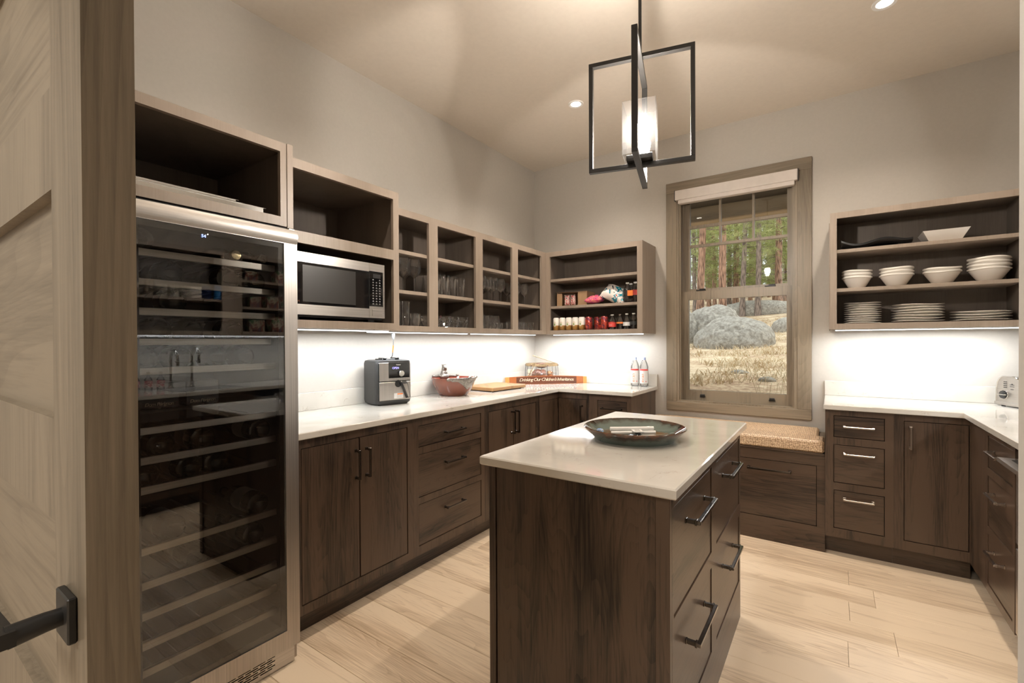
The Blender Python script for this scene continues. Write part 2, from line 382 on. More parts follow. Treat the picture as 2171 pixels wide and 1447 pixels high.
M['grass'] = cells('dry_grass_blades', [(0.50, 0.37, 0.21), (0.64, 0.52, 0.34), (0.74, 0.63, 0.44), (0.52, 0.38, 0.21)], 3, 0.8)
def rock_mat():
    m, n, b = newmat('lichened_granite')
    N = n.nodes.new
    tc = N('ShaderNodeTexCoord')
    a = N('ShaderNodeTexNoise'); a.inputs['Scale'].default_value = 9; a.inputs['Detail'].default_value = 10; a.inputs['Roughness'].default_value = 0.75
    link(n, tc.outputs['Object'], a.inputs['Vector'])
    r = ramp(n, [(0.36, (0.22, 0.19, 0.15)), (0.46, (0.32, 0.29, 0.24)), (0.54, (0.42, 0.39, 0.33)), (0.62, (0.54, 0.49, 0.41)), (0.70, (0.44, 0.33, 0.18))])
    link(n, a.outputs[0], r.inputs[0]); link(n, r.outputs[0], b.inputs['Base Color'])
    b.inputs['Roughness'].default_value = 0.9
    bp = N('ShaderNodeBump'); bp.inputs['Strength'].default_value = 0.7; bp.inputs['Distance'].default_value = 0.06
    link(n, a.outputs[0], bp.inputs['Height']); link(n, bp.outputs[0], b.inputs['Normal'])
    return m
M['rock'] = rock_mat()
def bark(name, d, l):
    m, n, b = newmat(name)
    N = n.nodes.new
    tc = N('ShaderNodeTexCoord'); mp = N('ShaderNodeMapping'); mp.inputs['Scale'].default_value = (9, 9, 1.6)
    a = N('ShaderNodeTexVoronoi'); a.inputs['Scale'].default_value = 1.6
    c = N('ShaderNodeTexNoise'); c.inputs['Scale'].default_value = 2.5; c.inputs['Detail'].default_value = 6
    link(n, tc.outputs['Object'], mp.inputs[0]); link(n, mp.outputs[0], a.inputs['Vector']); link(n, mp.outputs[0], c.inputs['Vector'])
    ad = N('ShaderNodeMath'); ad.operation = 'MULTIPLY'; link(n, a.outputs['Distance'], ad.inputs[0]); link(n, c.outputs[0], ad.inputs[1])
    r = ramp(n, [(0.10, l), (0.42, d)])
    link(n, ad.outputs[0], r.inputs[0]); link(n, r.outputs[0], b.inputs['Base Color'])
    b.inputs['Roughness'].default_value = 0.9
    bp = N('ShaderNodeBump'); bp.invert = True; bp.inputs['Strength'].default_value = 0.8; bp.inputs['Distance'].default_value = 0.04
    link(n, ad.outputs[0], bp.inputs['Height']); link(n, bp.outputs[0], b.inputs['Normal'])
    return m
M['bark'] = bark('red_pine_bark', (0.13, 0.07, 0.045), (0.50, 0.29, 0.19))
M['barkg'] = bark('grey_pine_bark', (0.10, 0.075, 0.06), (0.34, 0.26, 0.21))
def needles():
    m, n, b = newmat('pine_needles')
    N = n.nodes.new
    n.nodes.remove(b)
    tc = N('ShaderNodeTexCoord'); a = N('ShaderNodeTexNoise'); a.inputs['Scale'].default_value = 1.6; a.inputs['Detail'].default_value = 6; a.inputs['Roughness'].default_value = 0.8
    link(n, tc.outputs['Object'], a.inputs['Vector'])
    r = ramp(n, [(0.34, (0.12, 0.15, 0.05)), (0.5, (0.38, 0.42, 0.16)), (0.66, (0.70, 0.70, 0.36))])
    link(n, a.outputs[0], r.inputs[0])
    d = N('ShaderNodeBsdfDiffuse'); t = N('ShaderNodeBsdfTranslucent'); mx = N('ShaderNodeMixShader'); mx.inputs[0].default_value = 0.45
    link(n, r.outputs[0], d.inputs[0]); link(n, r.outputs[0], t.inputs[0]); link(n, d.outputs[0], mx.inputs[1]); link(n, t.outputs[0], mx.inputs[2])
    link(n, mx.outputs[0], n.nodes['Material Output'].inputs[0])
    return m
M['needles'] = needles()

# ---------------------------------------------------------------- mesh helpers
class MB:
    def __init__(s): s.v = []; s.f = []; s.m = []; s.mi = 0; s.sm = []; s.smooth = False
    def face(s, idx): s.f.append(tuple(idx)); s.m.append(s.mi); s.sm.append(s.smooth)
    def add(s, vs, fs):
        o = len(s.v); s.v += [Vector(v) for v in vs]
        for f in fs: s.face([i + o for i in f])
        return s
    def box(s, x0, x1, y0, y1, z0, z1, b=0.0):
        x0, x1 = min(x0, x1), max(x0, x1); y0, y1 = min(y0, y1), max(y0, y1); z0, z1 = min(z0, z1), max(z0, z1)
        if b <= 0:
            return s.add([(x, y, z) for x in (x0, x1) for y in (y0, y1) for z in (z0, z1)],
                         [(0, 1, 3, 2), (4, 6, 7, 5), (0, 4, 5, 1), (2, 3, 7, 6), (0, 2, 6, 4), (1, 5, 7, 3)])
        b = min(b, (x1 - x0) * .45, (y1 - y0) * .45, (z1 - z0) * .45)
        lo, hi = (x0, y0, z0), (x1, y1, z1)
        key = {}; vs = []
        for sx in (0, 1):
            for sy in (0, 1):
                for sz in (0, 1):
                    sg = (sx, sy, sz)
                    for a in range(3):
                        p = [(hi[i] if sg[i] else lo[i]) - (0 if i == a else (b if sg[i] else -b)) for i in range(3)]
                        key[(sg, a)] = len(vs); vs.append(p)
        fs = []
        for a in range(3):
            o1, o2 = [i for i in range(3) if i != a]
            for sgn in (0, 1):
                q = []
                for u, v in ((0, 0), (1, 0), (1, 1), (0, 1)):
                    t = [0, 0, 0]; t[a] = sgn; t[o1] = u; t[o2] = v; q.append(key[(tuple(t), a)])
                fs.append(q)
            # edges along axis a
            for u in (0, 1):
                for v in (0, 1):
                    t0 = [0, 0, 0]; t0[o1] = u; t0[o2] = v; t1 = list(t0); t1[a] = 1
                    t0, t1 = tuple(t0), tuple(t1)
                    fs.append([key[(t0, o1)], key[(t0, o2)], key[(t1, o2)], key[(t1, o1)]])
        for sx in (0, 1):
            for sy in (0, 1):
                for sz in (0, 1):
                    fs.append([key[((sx, sy, sz), a)] for a in range(3)])
        return s.add(vs, fs)
    def lathe(s, prof, seg=24, c=(0, 0, 0), cap0=False, cap1=False):
        o = len(s.v); n = len(prof)
        for r, z in prof:
            for k in range(seg):
                a = 2 * PI * k / seg
                s.v.append(Vector((c[0] + r * math.cos(a), c[1] + r * math.sin(a), c[2] + z)))
        for i in range(n - 1):
            for k in range(seg):
                k2 = (k + 1) % seg
                s.face((o + i * seg + k, o + i * seg + k2, o + (i + 1) * seg + k2, o + (i + 1) * seg + k))
        if cap0: s.face([o + k for k in range(seg)])
        if cap1: s.face([o + (n - 1) * seg + k for k in range(seg)])
        return s
    def tube(s, pts, r, seg=8, caps=True, closed=False):
        pts = [Vector(p) for p in pts]; n = len(pts)
        rs = r if isinstance(r, (list, tuple)) else [r] * n
        o = len(s.v); prev = None
        for i, p in enumerate(pts):
            if closed: d = pts[(i + 1) % n] - pts[(i - 1) % n]
            else: d = pts[min(i + 1, n - 1)] - pts[max(i - 1, 0)]
            d.normalize()
            if prev is None:
                a = Vector((0, 0, 1)) if abs(d.z) < 0.9 else Vector((1, 0, 0))
                u = d.cross(a).normalized()
            else:
                u = (prev - d * prev.dot(d)).normalized()
            prev = u; v = d.cross(u)
            for k in range(seg):
                a = 2 * PI * (k + 0.5) / seg
                s.v.append(p + (u * math.cos(a) + v * math.sin(a)) * rs[i])
        m = n if closed else n - 1
        for i in range(m):
            for k in range(seg):
                k2 = (k + 1) % seg; j = (i + 1) % n
                s.face((o + i * seg + k, o + i * seg + k2, o + j * seg + k2, o + j * seg + k))
        if caps and not closed:
            s.face([o + k for k in range(seg)]); s.face([o + (n - 1) * seg + k for k in range(seg)])
        return s
    def cyl(s, p0, p1, r, seg=16): return s.tube([p0, p1], r, seg)
    def ball(s, c, rx, ry=None, rz=None, seg=14, rings=8, fn=None):
        ry = ry or rx; rz = rz or rx
        o = len(s.v)
        for i in range(rings + 1):
            t = PI * i / rings
            for k in range(seg):
                a = 2 * PI * k / seg
                d = Vector((math.sin(t) * math.cos(a), math.sin(t) * math.sin(a), math.cos(t)))
                q = fn(d) if fn else 1.0
                s.v.append(Vector((c[0] + rx * d.x * q, c[1] + ry * d.y * q, c[2] + rz * d.z * q)))
        for i in range(rings):
            for k in range(seg):
                k2 = (k + 1) % seg
                s.face((o + i * seg + k, o + i * seg + k2, o + (i + 1) * seg + k2, o + (i + 1) * seg + k))
        return s
    def xf(s, mat, start=0):
        for i in range(start, len(s.v)): s.v[i] = mat @ s.v[i]
        return s
OFF = {}
def obj(name, mb, mats, parent=None, label=None, kind=None, local=False, angle=35):
    """Link mb as one mesh object. Vertices are world coordinates unless local."""
    if not isinstance(mats, (list, tuple)): mats = [mats]
    me = bpy.data.meshes.new(name)
    off = Vector((0, 0, 0))
    if parent is not None: off = OFF.get(parent.name, off)
    vs = mb.v if local else [v - off for v in mb.v]
    me.from_pydata([tuple(v) for v in vs], [], mb.f)
    for m in mats: me.materials.append(m)
    bm = bmesh.new(); bm.from_mesh(me)
    bmesh.ops.remove_doubles(bm, verts=bm.verts, dist=1e-6)
    bmesh.ops.recalc_face_normals(bm, faces=bm.faces)
    bm.to_mesh(me); bm.free()
    if len(me.polygons) == len(mb.m):
        me.polygons.foreach_set('material_index', mb.m)
    if any(mb.sm):
        me.shade_smooth()
        me.set_sharp_from_angle(angle=math.radians(angle))
    me.update()
    o = bpy.data.objects.new(name, me)
    COL.objects.link(o)
    if parent is not None:
        o.parent = parent
        OFF[o.name] = off
    if label: o['label'] = label
    if kind: o['kind'] = kind
    return o
def thing(name, label, cat, loc=(0, 0, 0), rz=0.0, group=None):
    o = bpy.data.objects.new(name, None)
    o.empty_display_size = 0.05
    COL.objects.link(o)
    o.location = loc; o.rotation_euler = (0, 0, rz)
    o['label'] = label; o['category'] = cat
    if group: o['group'] = group
    OFF[o.name] = Vector(loc)
    return o
def tag(o, label, cat, group=None):
    o['label'] = label; o['category'] = cat
    if group: o['group'] = group
    return o
def place(o, loc, rz=0.0):
    o.location = loc; o.rotation_euler = (0, 0, rz); return o
KIDS = {}
def kids(o): return [c for c in bpy.data.objects if c.parent == o]
def dup(root, loc, rz=0.0, label=None, group=None):
    def cp(o, par):
        c = o.copy(); COL.objects.link(c); c.parent = par
        for ch in KIDS.get(o.name) or kids(o): cp(ch, c)
        return c
    r = cp(root, None)
    r.location = loc; r.rotation_euler = (0, 0, rz)
    if label: r['label'] = label
    if group: r['group'] = group
    return r
def single(name, mb, mats, label, cat, loc=(0, 0, 0), rz=0, group=None, **k):
    o = obj(name, mb, mats, None, local=True, **k)
    o.location = loc; o.rotation_euler = (0, 0, rz)
    return tag(o, label, cat, group)
def text_mb(s, size, M4, extrude=0.0004, align='LEFT', shear=0.0, spacing=1.0):
    cu = bpy.data.curves.new('lettering', 'FONT')
    cu.body = s; cu.size = size; cu.extrude = extrude; cu.align_x = align; cu.shear = shear; cu.space_character = spacing; cu.resolution_u = 3
    t = bpy.data.objects.new('lettering_source', cu)
    COL.objects.link(t)
    bpy.context.view_layer.update()
    me = bpy.data.meshes.new_from_object(t.evaluated_get(bpy.context.evaluated_depsgraph_get()))
    mb = MB()
    mb.add([M4 @ v.co for v in me.vertices], [tuple(p.vertices) for p in me.polygons])
    bpy.data.objects.remove(t); bpy.data.meshes.remove(me)
    return mb
def frameM(origin, xdir, ydir):
    x = Vector(xdir).normalized(); y = Vector(ydir).normalized(); z = x.cross(y)
    return Matrix(((x.x, y.x, z.x, origin[0]), (x.y, y.y, z.y, origin[1]), (x.z, y.z, z.z, origin[2]), (0, 0, 0, 1)))
def grid_plate(mb, rect, holes, F, d0, d1):
    """Flat plate with rectangular holes. F(u, z, depth) gives world points."""
    us = sorted(set([rect[0], rect[1]] + [h[0] for h in holes] + [h[1] for h in holes]))
    zs = sorted(set([rect[2], rect[3]] + [h[2] for h in holes] + [h[3] for h in holes]))
    def solid(i, j):
        if i < 0 or j < 0 or i >= len(us) - 1 or j >= len(zs) - 1: return False
        u = (us[i] + us[i + 1]) / 2; z = (zs[j] + zs[j + 1]) / 2
        return not any(h[0] < u < h[1] and h[2] < z < h[3] for h in holes)
    o = len(mb.v); nz = len(zs)
    for d in (d0, d1):
        for u in us:
            for z in zs: mb.v.append(Vector(F(u, z, d)))
    N = len(us) * nz
    I = lambda i, j, k: o + k * N + i * nz + j
    for i in range(len(us) - 1):
        for j in range(nz - 1):
            if not solid(i, j): continue
            mb.face((I(i, j, 0), I(i + 1, j, 0), I(i + 1, j + 1, 0), I(i, j + 1, 0)))
            mb.face((I(i, j, 1), I(i, j + 1, 1), I(i + 1, j + 1, 1), I(i + 1, j, 1)))
            if not solid(i - 1, j): mb.face((I(i, j, 0), I(i, j + 1, 0), I(i, j + 1, 1), I(i, j, 1)))
            if not solid(i + 1, j): mb.face((I(i + 1, j, 0), I(i + 1, j, 1), I(i + 1, j + 1, 1), I(i + 1, j + 1, 0)))
            if not solid(i, j - 1): mb.face((I(i, j, 0), I(i, j, 1), I(i + 1, j, 1), I(i + 1, j, 0)))
            if not solid(i, j + 1): mb.face((I(i, j + 1, 0), I(i + 1, j + 1, 0), I(i + 1, j + 1, 1), I(i, j + 1, 1)))
    return mb
def fbox(mb, F, u0, u1, z0, z1, d0, d1, b=0.0):
    a = Vector(F(u0, z0, d0)); c = Vector(F(u1, z1, d1))
    return mb.box(a.x, c.x, a.y, c.y, a.z, c.z, b)

# ---------------------------------------------------------------- room shell
XL, XR, YB = -2.4734, 1.21, 3.9769
YH = -2.3
def struct(name, mb, mats, parent=None, **k):
    return obj(name, mb, mats, parent, kind='structure' if parent is None else None, **k)
WX0, WX1, WZ0, WZ1 = -1.067, -0.205, 0.79, 2.545      # rough window opening
m = MB(); m.box(XL - .15, XL, YH - .15, YB + .15, -.05, CEIL + .15); struct('wall_left', m, M['wall'])
m = MB(); m.box(XR, XR + .15, YH - .15, YB + .15, -.05, CEIL + .15); struct('wall_right', m, M['wall'])
m = MB(); grid_plate(m, (XL - .01, XR + .01, -.05, CEIL + .15), [(WX0, WX1, WZ0, WZ1)], lambda u, z, d: (u, YB + d, z), 0, .16)
struct('wall_back', m, M['wall'])
m = MB(); grid_plate(m, (XL, XR, 0.0, CEIL), [(-1.452, 0.069, -1, 2.46)], lambda u, z, d: (u, .12 + d, z), 0, .18)
struct('wall_front', m, M['wall'])
m = MB(); m.box(XL, XR, YH - .15, YH, 0, CEIL); struct('wall_hall', m, M['wall'])
m = MB(); m.box(XL - .15, XR + .15, YH - .15, YB + .15, CEIL, CEIL + .12); struct('ceiling', m, M['ceil'])
m = MB(); m.box(XL, XR, YH, YB, -.05, -0.012)
floor = struct('floor', m, M['gap'])
W = 0.19; y = YB - 0.0; row = 0
random.seed(11)
while y > YH:
    y0 = max(y - W, YH)
    x = XL - random.uniform(0, 1.4)
    while x < XR:
        L = random.choice((1.2, 1.5, 1.9, 2.2))
        a, b2 = max(x, XL), min(x + L, XR)
        if b2 - a > .02:
            m = MB(); m.box(a + .0005, b2 - .0005, y0 + .0005, y - .0005, -.012, 0, .0012)
            obj('plank', m, M['oak'], floor)
        x += L
    y -= W; row += 1

# ---------------------------------------------------------------- window
win = obj('window_1', grid_plate(MB(), (WX0 + .001, WX1 - .001, WZ0 + .001, WZ1 - .001), [(WX0 + .022, WX1 - .022, WZ0 + .022, WZ1 - .022)], lambda u, z, d: (u, YB - .02 + d, z), 0, .165), M['alder'], kind='structure')
# casing: side boards, head, apron
for (u0, u1, z0, z1, mt) in ((-1.15, -1.064, .80, 2.535, 'alder'), (-.206, -.118, .80, 2.535, 'alder'), (-1.15, -.118, 2.5352, 2.622, 'alder_x'), (-1.15, -.118, .727, .7998, 'alder_x')):
    m = MB(); m.box(u0, u1, YB - .024, YB - .0005, z0, z1, .002); obj('casing', m, M[mt], win)
# stops at both jambs
m = MB(); m.box(WX0 + .02, WX0 + .034, YB - .012, YB + .035, .8, 2.52); obj('stop', m, M['alder'], win)
m = MB(); m.box(WX1 - .034, WX1 - .02, YB - .012, YB + .035, .8, 2.52); obj('stop', m, M['alder'], win)
# lower sash (inside plane)
s = obj('sash', grid_plate(MB(), (-1.037, -.234, .802, 1.712), [(-.981, -.277, .897, 1.642)], lambda u, z, d: (u, 4.005 + d, z), 0, .036), M['alder'], win)
m = MB(); m.box(-.981, -.277, 4.02, 4.024, .897, 1.642); obj('glass_pane', m, M['pane'], s)
for xx in (-.87, -.372):
    m = MB(); m.box(xx - .021, xx + .021, 3.990, 4.005, .842, .852, .002); m.box(xx - .018, xx + .018, 3.984, 4.0, .85, .866, .004)
    obj('sash_lift', m, M['black'], s, label='small black sash lift')
for xx in (-.885, -.385):
    m = MB(); m.box(xx - .035, xx + .035, 4.0, 4.035, 1.7125, 1.722, .002); m.box(xx - .01, xx + .035, 3.995, 4.015, 1.722, 1.730, .002)
    obj('sash_lock', m, M['black'], s, label='black cam lock')
# upper sash (outside plane) with a grille of six lights
holes = []
for a, b2 in ((-.979, -.753), (-.737, -.512), (-.496, -.276)):
    holes += [(a, b2, 2.262, 2.50), (a, b2, 2.102, 2.240)]
holes.append((-.979, -.276, 1.735, 2.082))
s = obj('sash', grid_plate(MB(), (-1.04, -.23, 1.66, 2.53), holes, lambda u, z, d: (u, 4.046 + d, z), 0, .034), M['alder'], win)
m = MB(); m.box(-.981, -.277, 4.062, 4.066, 1.73, 2.50); obj('glass_pane', m, M['pane'], s)
m = MB(); m.box(-1.043, -.229, 4.03, 4.046, .80, .84); obj('sill', m, M['alder'], win)
# blind
bl = thing('roller_blind', 'cream roller blind rolled up in its cassette at the head of the window', 'blind', (-.636, 3.94, 2.45))
m = MB(); m.box(-1.068, -.203, 3.915, 3.952, 2.462, 2.541, .003); obj('cassette', m, M['offwhite'], bl)
m = MB(); m.box(-1.046, -.222, 3.925, 3.975, 2.432, 2.470, .004); obj('hem_bar', m, M['offwhite'], bl)
m = MB(); m.box(-.2025, -.199, 3.915, 3.952, 2.46, 2.543); obj('end_cap', m, M['darkprint'], bl)
m = MB(); m.box(-1.072, -1.0685, 3.915, 3.952, 2.46, 2.543); obj('end_cap', m, M['darkprint'], bl)

# ---------------------------------------------------------------- doorway: closed leaf and lever
DX1, DX0, DY0, DY1 = -.637, -1.447, .141, .186
panels = [(1.99, 2.26), (1.605, 1.87), (1.212, 1.484), (.845, 1.09), (.48, .725), (.17, .36)]
PX0, PX1 = DX0 + .12, DX1 - .123
dr = obj('door_1', grid_plate(MB(), (DX0, DX1, .01, 2.44), [(PX0, PX1, a, b2) for a, b2 in panels], lambda u, z, d: (u, DY0 + d, z), 0, DY1 - DY0), M['alder'], kind='structure')
for a, b2 in panels:
    m = MB(); m.box(PX0, PX1, DY0 + .013, DY1 - .013, a, b2); obj('panel', m, M['alder_x'], dr)
lv = obj('lever_handle', MB().box(-.716, -.669, DY0 - .0085, DY0 - .0002, .978, 1.028, .0015), M['black'], dr, label='black square-rose lever handle')
m = MB(); m.smooth = True
m.tube([(-.6925, DY0 - .008, 1.003), (-.6925, DY0 - .022, 1.003), (-.6935, DY0 - .050, 1.0005)], [.0095, .0105, .012], 16)
obj('spindle', m, M['black'], lv)
m = MB()
m.add([(-.681, .083, .994), (-.681, .097, .994), (-.681, .083, 1.010), (-.681, .097, 1.010),
       (-.81, .085, 1.004), (-.81, .091, 1.004), (-.81, .085, 1.010), (-.81, .091, 1.010)],
      [(0, 1, 3, 2), (4, 6, 7, 5), (0, 4, 5, 1), (2, 3, 7, 6), (0, 2, 6, 4), (1, 5, 7, 3)])
obj('lever', m, M['black'], lv)

# ---------------------------------------------------------------- cabinets
def F_left(xf): return lambda u, z, d: (xf - d, u, z)
def F_right(xf): return lambda u, z, d: (xf + d, u, z)
def F_back(yf): return lambda u, z, d: (u, yf + d, z)
def pull(parent, F, u, z, ln, vertical, mat, dd=0.0):
    """bar pull: two flared posts and a square bar"""
    m = MB(); h = ln / 2; big = ln > .2; k_ = .0062 if big else .0050; so_ = .032 if big else .028
    for sgn in (-1, 1):
        cu, cz = (u, z + sgn * h) if vertical else (u + sgn * h, z)
        fbox(m, F, cu - .0075, cu + .0075, cz - .0075, cz + .0075, dd, dd - .004, .001)
        fbox(m, F, cu - k_, cu + k_, cz - k_, cz + k_, dd - .004, dd - so_, .001)
        fbox(m, F, cu - k_ * 1.35, cu + k_ * 1.35, cz - k_ * 1.35, cz + k_ * 1.35, dd - so_ + .005, dd - so_ - .002, .001)
    e = h + .0065
    if vertical: fbox(m, F, u - k_, u + k_, z - e, z + e, dd - so_, dd - so_ - 1.9 * k_, .0015)
    else: fbox(m, F, u - e, u + e, z - k_, z + k_, dd - so_, dd - so_ - 1.9 * k_, .0015)
    return obj('handle', m, mat, parent)
def front(F, root, kind, r, grain, handle=None, hm='pull', inset=0.003, th=.019, gap=.0034):
    m = MB(); fbox(m, F, r[0] + gap, r[1] - gap, r[2] + gap, r[3] - gap, inset, inset + th, .0012)
    o = obj(kind, m, M[grain], root)
    if handle: pull(o, F, handle[0], handle[1], handle[2], handle[3], M[hm], inset)
    return o
def base_unit(name, label, cat, F, u0, u1, z0, z1, depth, fronts, hgrain, toe=True, hm='pull', end=None, side_mat='wal_z', backd=None):
    """fronts: (kind, (u0,u1,z0,z1), handle)"""
    a = Vector(F((u0 + u1) / 2, 0, depth / 2))
    root = thing(name, label, cat, (a.x, a.y, 0))
    m = MB()
    holes = [f[1] for f in fronts]
    grid_plate(m, (u0, u1, z0, z1), holes, F, 0, .020)
    obj('face_frame', m, M['wal_z'], root)
    m = MB(); fbox(m, F, u0 + .001, u1 - .001, z0, z1, .0225, depth); obj('carcass', m, M[side_mat], root)
    if toe:
        m = MB(); fbox(m, F, u0, u1, 0.0, z0 - .0005, .083, .10); obj('toe_kick', m, M[hgrain], root)
    for kind, r, hd in fronts:
        front(F, root, kind, r, 'wal_z' if kind == 'door' else hgrain, hd, hm)
    return root
XF = -1.885; FL = F_left(XF)
ZT = .8848
dep = XF - XL - .003
base_unit('base_cabinet', 'dark walnut two-door base cabinet beside the wine fridge', 'cabinet', FL, 1.062, 1.768, .118, ZT, dep,
          [('door', (1.118, 1.4215, .158, .843), (1.399, .715, .13, True)), ('door', (1.4215, 1.728, .158, .843), (1.4595, .715, .13, True))], 'wal_y', hm='pullL')
base_unit('drawer_cabinet', 'dark walnut three-drawer base cabinet under the terracotta bowl', 'cabinet', FL, 1.7685, 2.400, .118, ZT, dep,
          [('drawer', (1.808, 2.364, .716, .838), (2.098, .7705, .155, False)), ('drawer', (1.808, 2.364, .436, .678), (2.098, .593, .155, False)), ('drawer', (1.808, 2.364, .166, .400), (2.098, .325, .155, False))], 'wal_y', hm='pullL')
base_unit('base_cabinet', 'dark walnut two-door base cabinet under the cutting board', 'cabinet', FL, 2.4005, 3.098, .118, ZT, dep,
          [('door', (2.446, 2.7425, .158, .835), (2.716, .726, .15, True)), ('door', (2.7425, 3.050, .158, .835), (2.770, .726, .15, True))], 'wal_y', hm='pullL')
# corner unit
YF = 3.39; FB = F_back(YF)
cor = thing('corner_cabinet', 'dark walnut corner base cabinet with a folding door under the wooden sign', 'cabinet', (-2.1, 3.6, 0))
obj('face_frame', grid_plate(MB(), (3.0985, YF, .118, ZT), [(3.142, YF - .004, .158, .832)], FL, 0, .02), M['wal_z'], cor)
obj('face_frame', grid_plate(MB(), (XF + .001, -1.602, .118, ZT), [(XF + .006, -1.620, .158, .836)], FB, 0, .02), M['wal_z'], cor)
m = MB(); m.box(XL + .003, XF - .0225, 3.0995, YB - .003, .118, ZT); m.box(XF - .0225, -1.602, YF + .0225, YB - .003, .118, ZT); obj('carcass', m, M['wal_z'], cor)
m = MB(); m.box(XF - .1, XF - .083, 3.0985, YF + .1, 0, .1175); m.box(XF - .083, -1.602, YF + .083, YF + .1, 0, .1175); obj('toe_kick', m, M['wal_y'], cor)
front(FL, cor, 'door', (3.142, YF - .004, .158, .832), 'wal_z')
front(FB, cor, 'door', (XF + .006, -1.620, .158, .836), 'wal_z', (-1.66, .718, .125, True), 'pullL')
bk = base_unit('drawer_cabinet', 'dark walnut drawer base cabinet at the end of the counter beside the window seat', 'cabinet', FB, -1.6015, -1.2545, .118, ZT, YB - YF - .003,
          [('drawer', (-1.527, -1.285, .70, .838), (-1.406, .777, .155, False)), ('drawer', (-1.527, -1.285, .42, .66), (-1.406, .59, .155, False)), ('drawer', (-1.527, -1.285, .165, .39), (-1.406, .32, .155, False))], 'wal_x', hm='pullL')
m = MB(); m.box(-1.2543, -1.2495, YF, YB - .003, 0, ZT); obj('end_panel', m, M['wal_z'], bk)

# right-hand back run
base_unit('drawer_cabinet', 'dark walnut three-drawer base cabinet beside the window seat under the white dishes', 'cabinet', FB, -.033, .2905, .118, ZT, YB - YF - .003,
          [('drawer', (.008, .251, .720, .850), (.130, .787, .135, False)), ('drawer', (.008, .251, .446, .677), (.130, .625, .135, False)), ('drawer', (.008, .251, .171, .403), (.130, .355, .135, False))], 'wal_x')
base_unit('base_cabinet', 'dark walnut single-door base cabinet beside the three short drawers', 'cabinet', FB, .291, .6195, .118, ZT, YB - YF - .003,
          [('door', (.333, .602, .170, .848), (.362, .755, .115, True))], 'wal_x')
# right run (faces the island)
XRF = .603; FR = F_right(XRF); depr = XR - XRF - .003
m_ = base_unit('filler_cabinet', 'dark walnut blind corner cabinet panel in the right-hand run', 'cabinet', FR, 3.085, YF - .001, .118, ZT, depr, [], 'wal_y')
base_unit('drawer_cabinet', 'dark walnut three-drawer cabinet near the corner below the toaster', 'cabinet', FR, 2.66, 3.0845, .118, ZT, depr,
          [('drawer', (2.69, 3.055, .700, .852), (2.872, .79, .155, False)), ('drawer', (2.69, 3.055, .425, .665), (2.872, .60, .155, False)), ('drawer', (2.69, 3.055, .155, .39), (2.872, .335, .155, False))], 'wal_y')
# pulled-out stainless drawer appliance
ap = thing('drawer_appliance', 'stainless drawer appliance with a shallow tray pulled out at its top', 'appliance', (.9, 2.36, 0))
m = MB(); fbox(m, FR, 2.06, 2.655, .118, ZT, .0225, depr); obj('carcass', m, M['fridgein'], ap)
m = MB(); fbox(m, FR, 2.06, 2.655, 0, .1175, .083, .1); obj('toe_kick', m, M['wal_y'], ap)
m = MB(); fbox(m, FR, 2.068, 2.650, .13, .47, .0, .02, .002); obj('lower_drawer', m, M['steel'], ap)
m = MB(); fbox(m, FR, 2.068, 2.650, .49, .800, .0, .02, .002); obj('upper_drawer', m, M['steel'], ap)
ty = obj('pull_out_tray', grid_plate(MB(), (2.05, 2.645, .548, .72), [(2.085, 2.605, .580, .70)], lambda u, z, d: (z, u, .828 - d), 0, .016), M['steel'], ap)
m = MB(); m.box(.575, .705, 2.08, 2.61, .810, .8118); obj('tray_bottom', m, M['sink'], ty)
base_unit('sink_cabinet', 'dark walnut two-door sink base cabinet under the faucets', 'cabinet', FR, 1.25, 2.0595, .118, ZT, depr,
          [('door', (1.29, 1.655, .17, .848), (1.625, .755, .13, True)), ('door', (1.655, 2.02, .17, .848), (1.69, .755, .13, True))], 'wal_y')
base_unit('base_cabinet', 'dark walnut base cabinet next to the doorway', 'cabinet', FR, .45, 1.2495, .118, ZT, depr,
          [('door', (.49, .85, .17, .848), (.82, .755, .13, True)), ('door', (.85, 1.21, .17, .848), (.88, .755, .13, True))], 'wal_y')

# counters
def slab(name, polys, label, cat='countertop'):
    pass
def poly_slab(mb, pts, z0, z1, b=.003):
    """L-shaped slab with eased top edge"""
    n = len(pts)
    def inset(d):
        out = []
        for i in range(n):
            p0, p1, p2 = Vector(pts[i - 1]), Vector(pts[i]), Vector(pts[(i + 1) % n])
            e1 = (p1 - p0).normalized(); e2 = (p2 - p1).normalized()
            n1 = Vector((-e1.y, e1.x)); n2 = Vector((-e2.y, e2.x))
            out.append(p1 + (n1 + n2) / (1 + n1.dot(n2)) * d)
        return out
    a = inset(b); o = len(mb.v)
    for ring, z in ((a, z0), (pts, z0 + b), (pts, z1 - b), (a, z1)):
        for p in ring: mb.v.append(Vector((p[0], p[1], z)))
    for k in range(3):
        for i in range(n):
            j = (i + 1) % n
            mb.face((o + k * n + i, o + k * n + j, o + (k + 1) * n + j, o + (k + 1) * n + i))
    mb.face([o + i for i in range(n)]); mb.face([o + 3 * n + i for i in range(n)])
Z0, Z1 = .8852, .915
ct = thing('countertop', 'cream speckled quartz countertop running from the wine fridge round the corner', 'countertop', (-2.1, 2.5, Z0))
m = MB(); poly_slab(m, [(XL + .002, 1.062), (-1.858, 1.062), (-1.858, 3.3632), (-1.2301, 3.3632), (-1.2301, YB - .002), (XL + .002, YB - .002)], Z0, Z1); obj('slab', m, M['quartz'], ct)
m = MB(); m.box(XL + .002, XL + .022, 1.062, YB - .022, Z1 + .0002, 1.017, .0015); obj('backsplash', m, M['quartz'], ct)
m = MB(); m.box(XL + .0225, -1.2301, YB - .022, YB - .002, Z1 + .0002, 1.017, .0015); obj('backsplash', m, M['quartz'], ct)
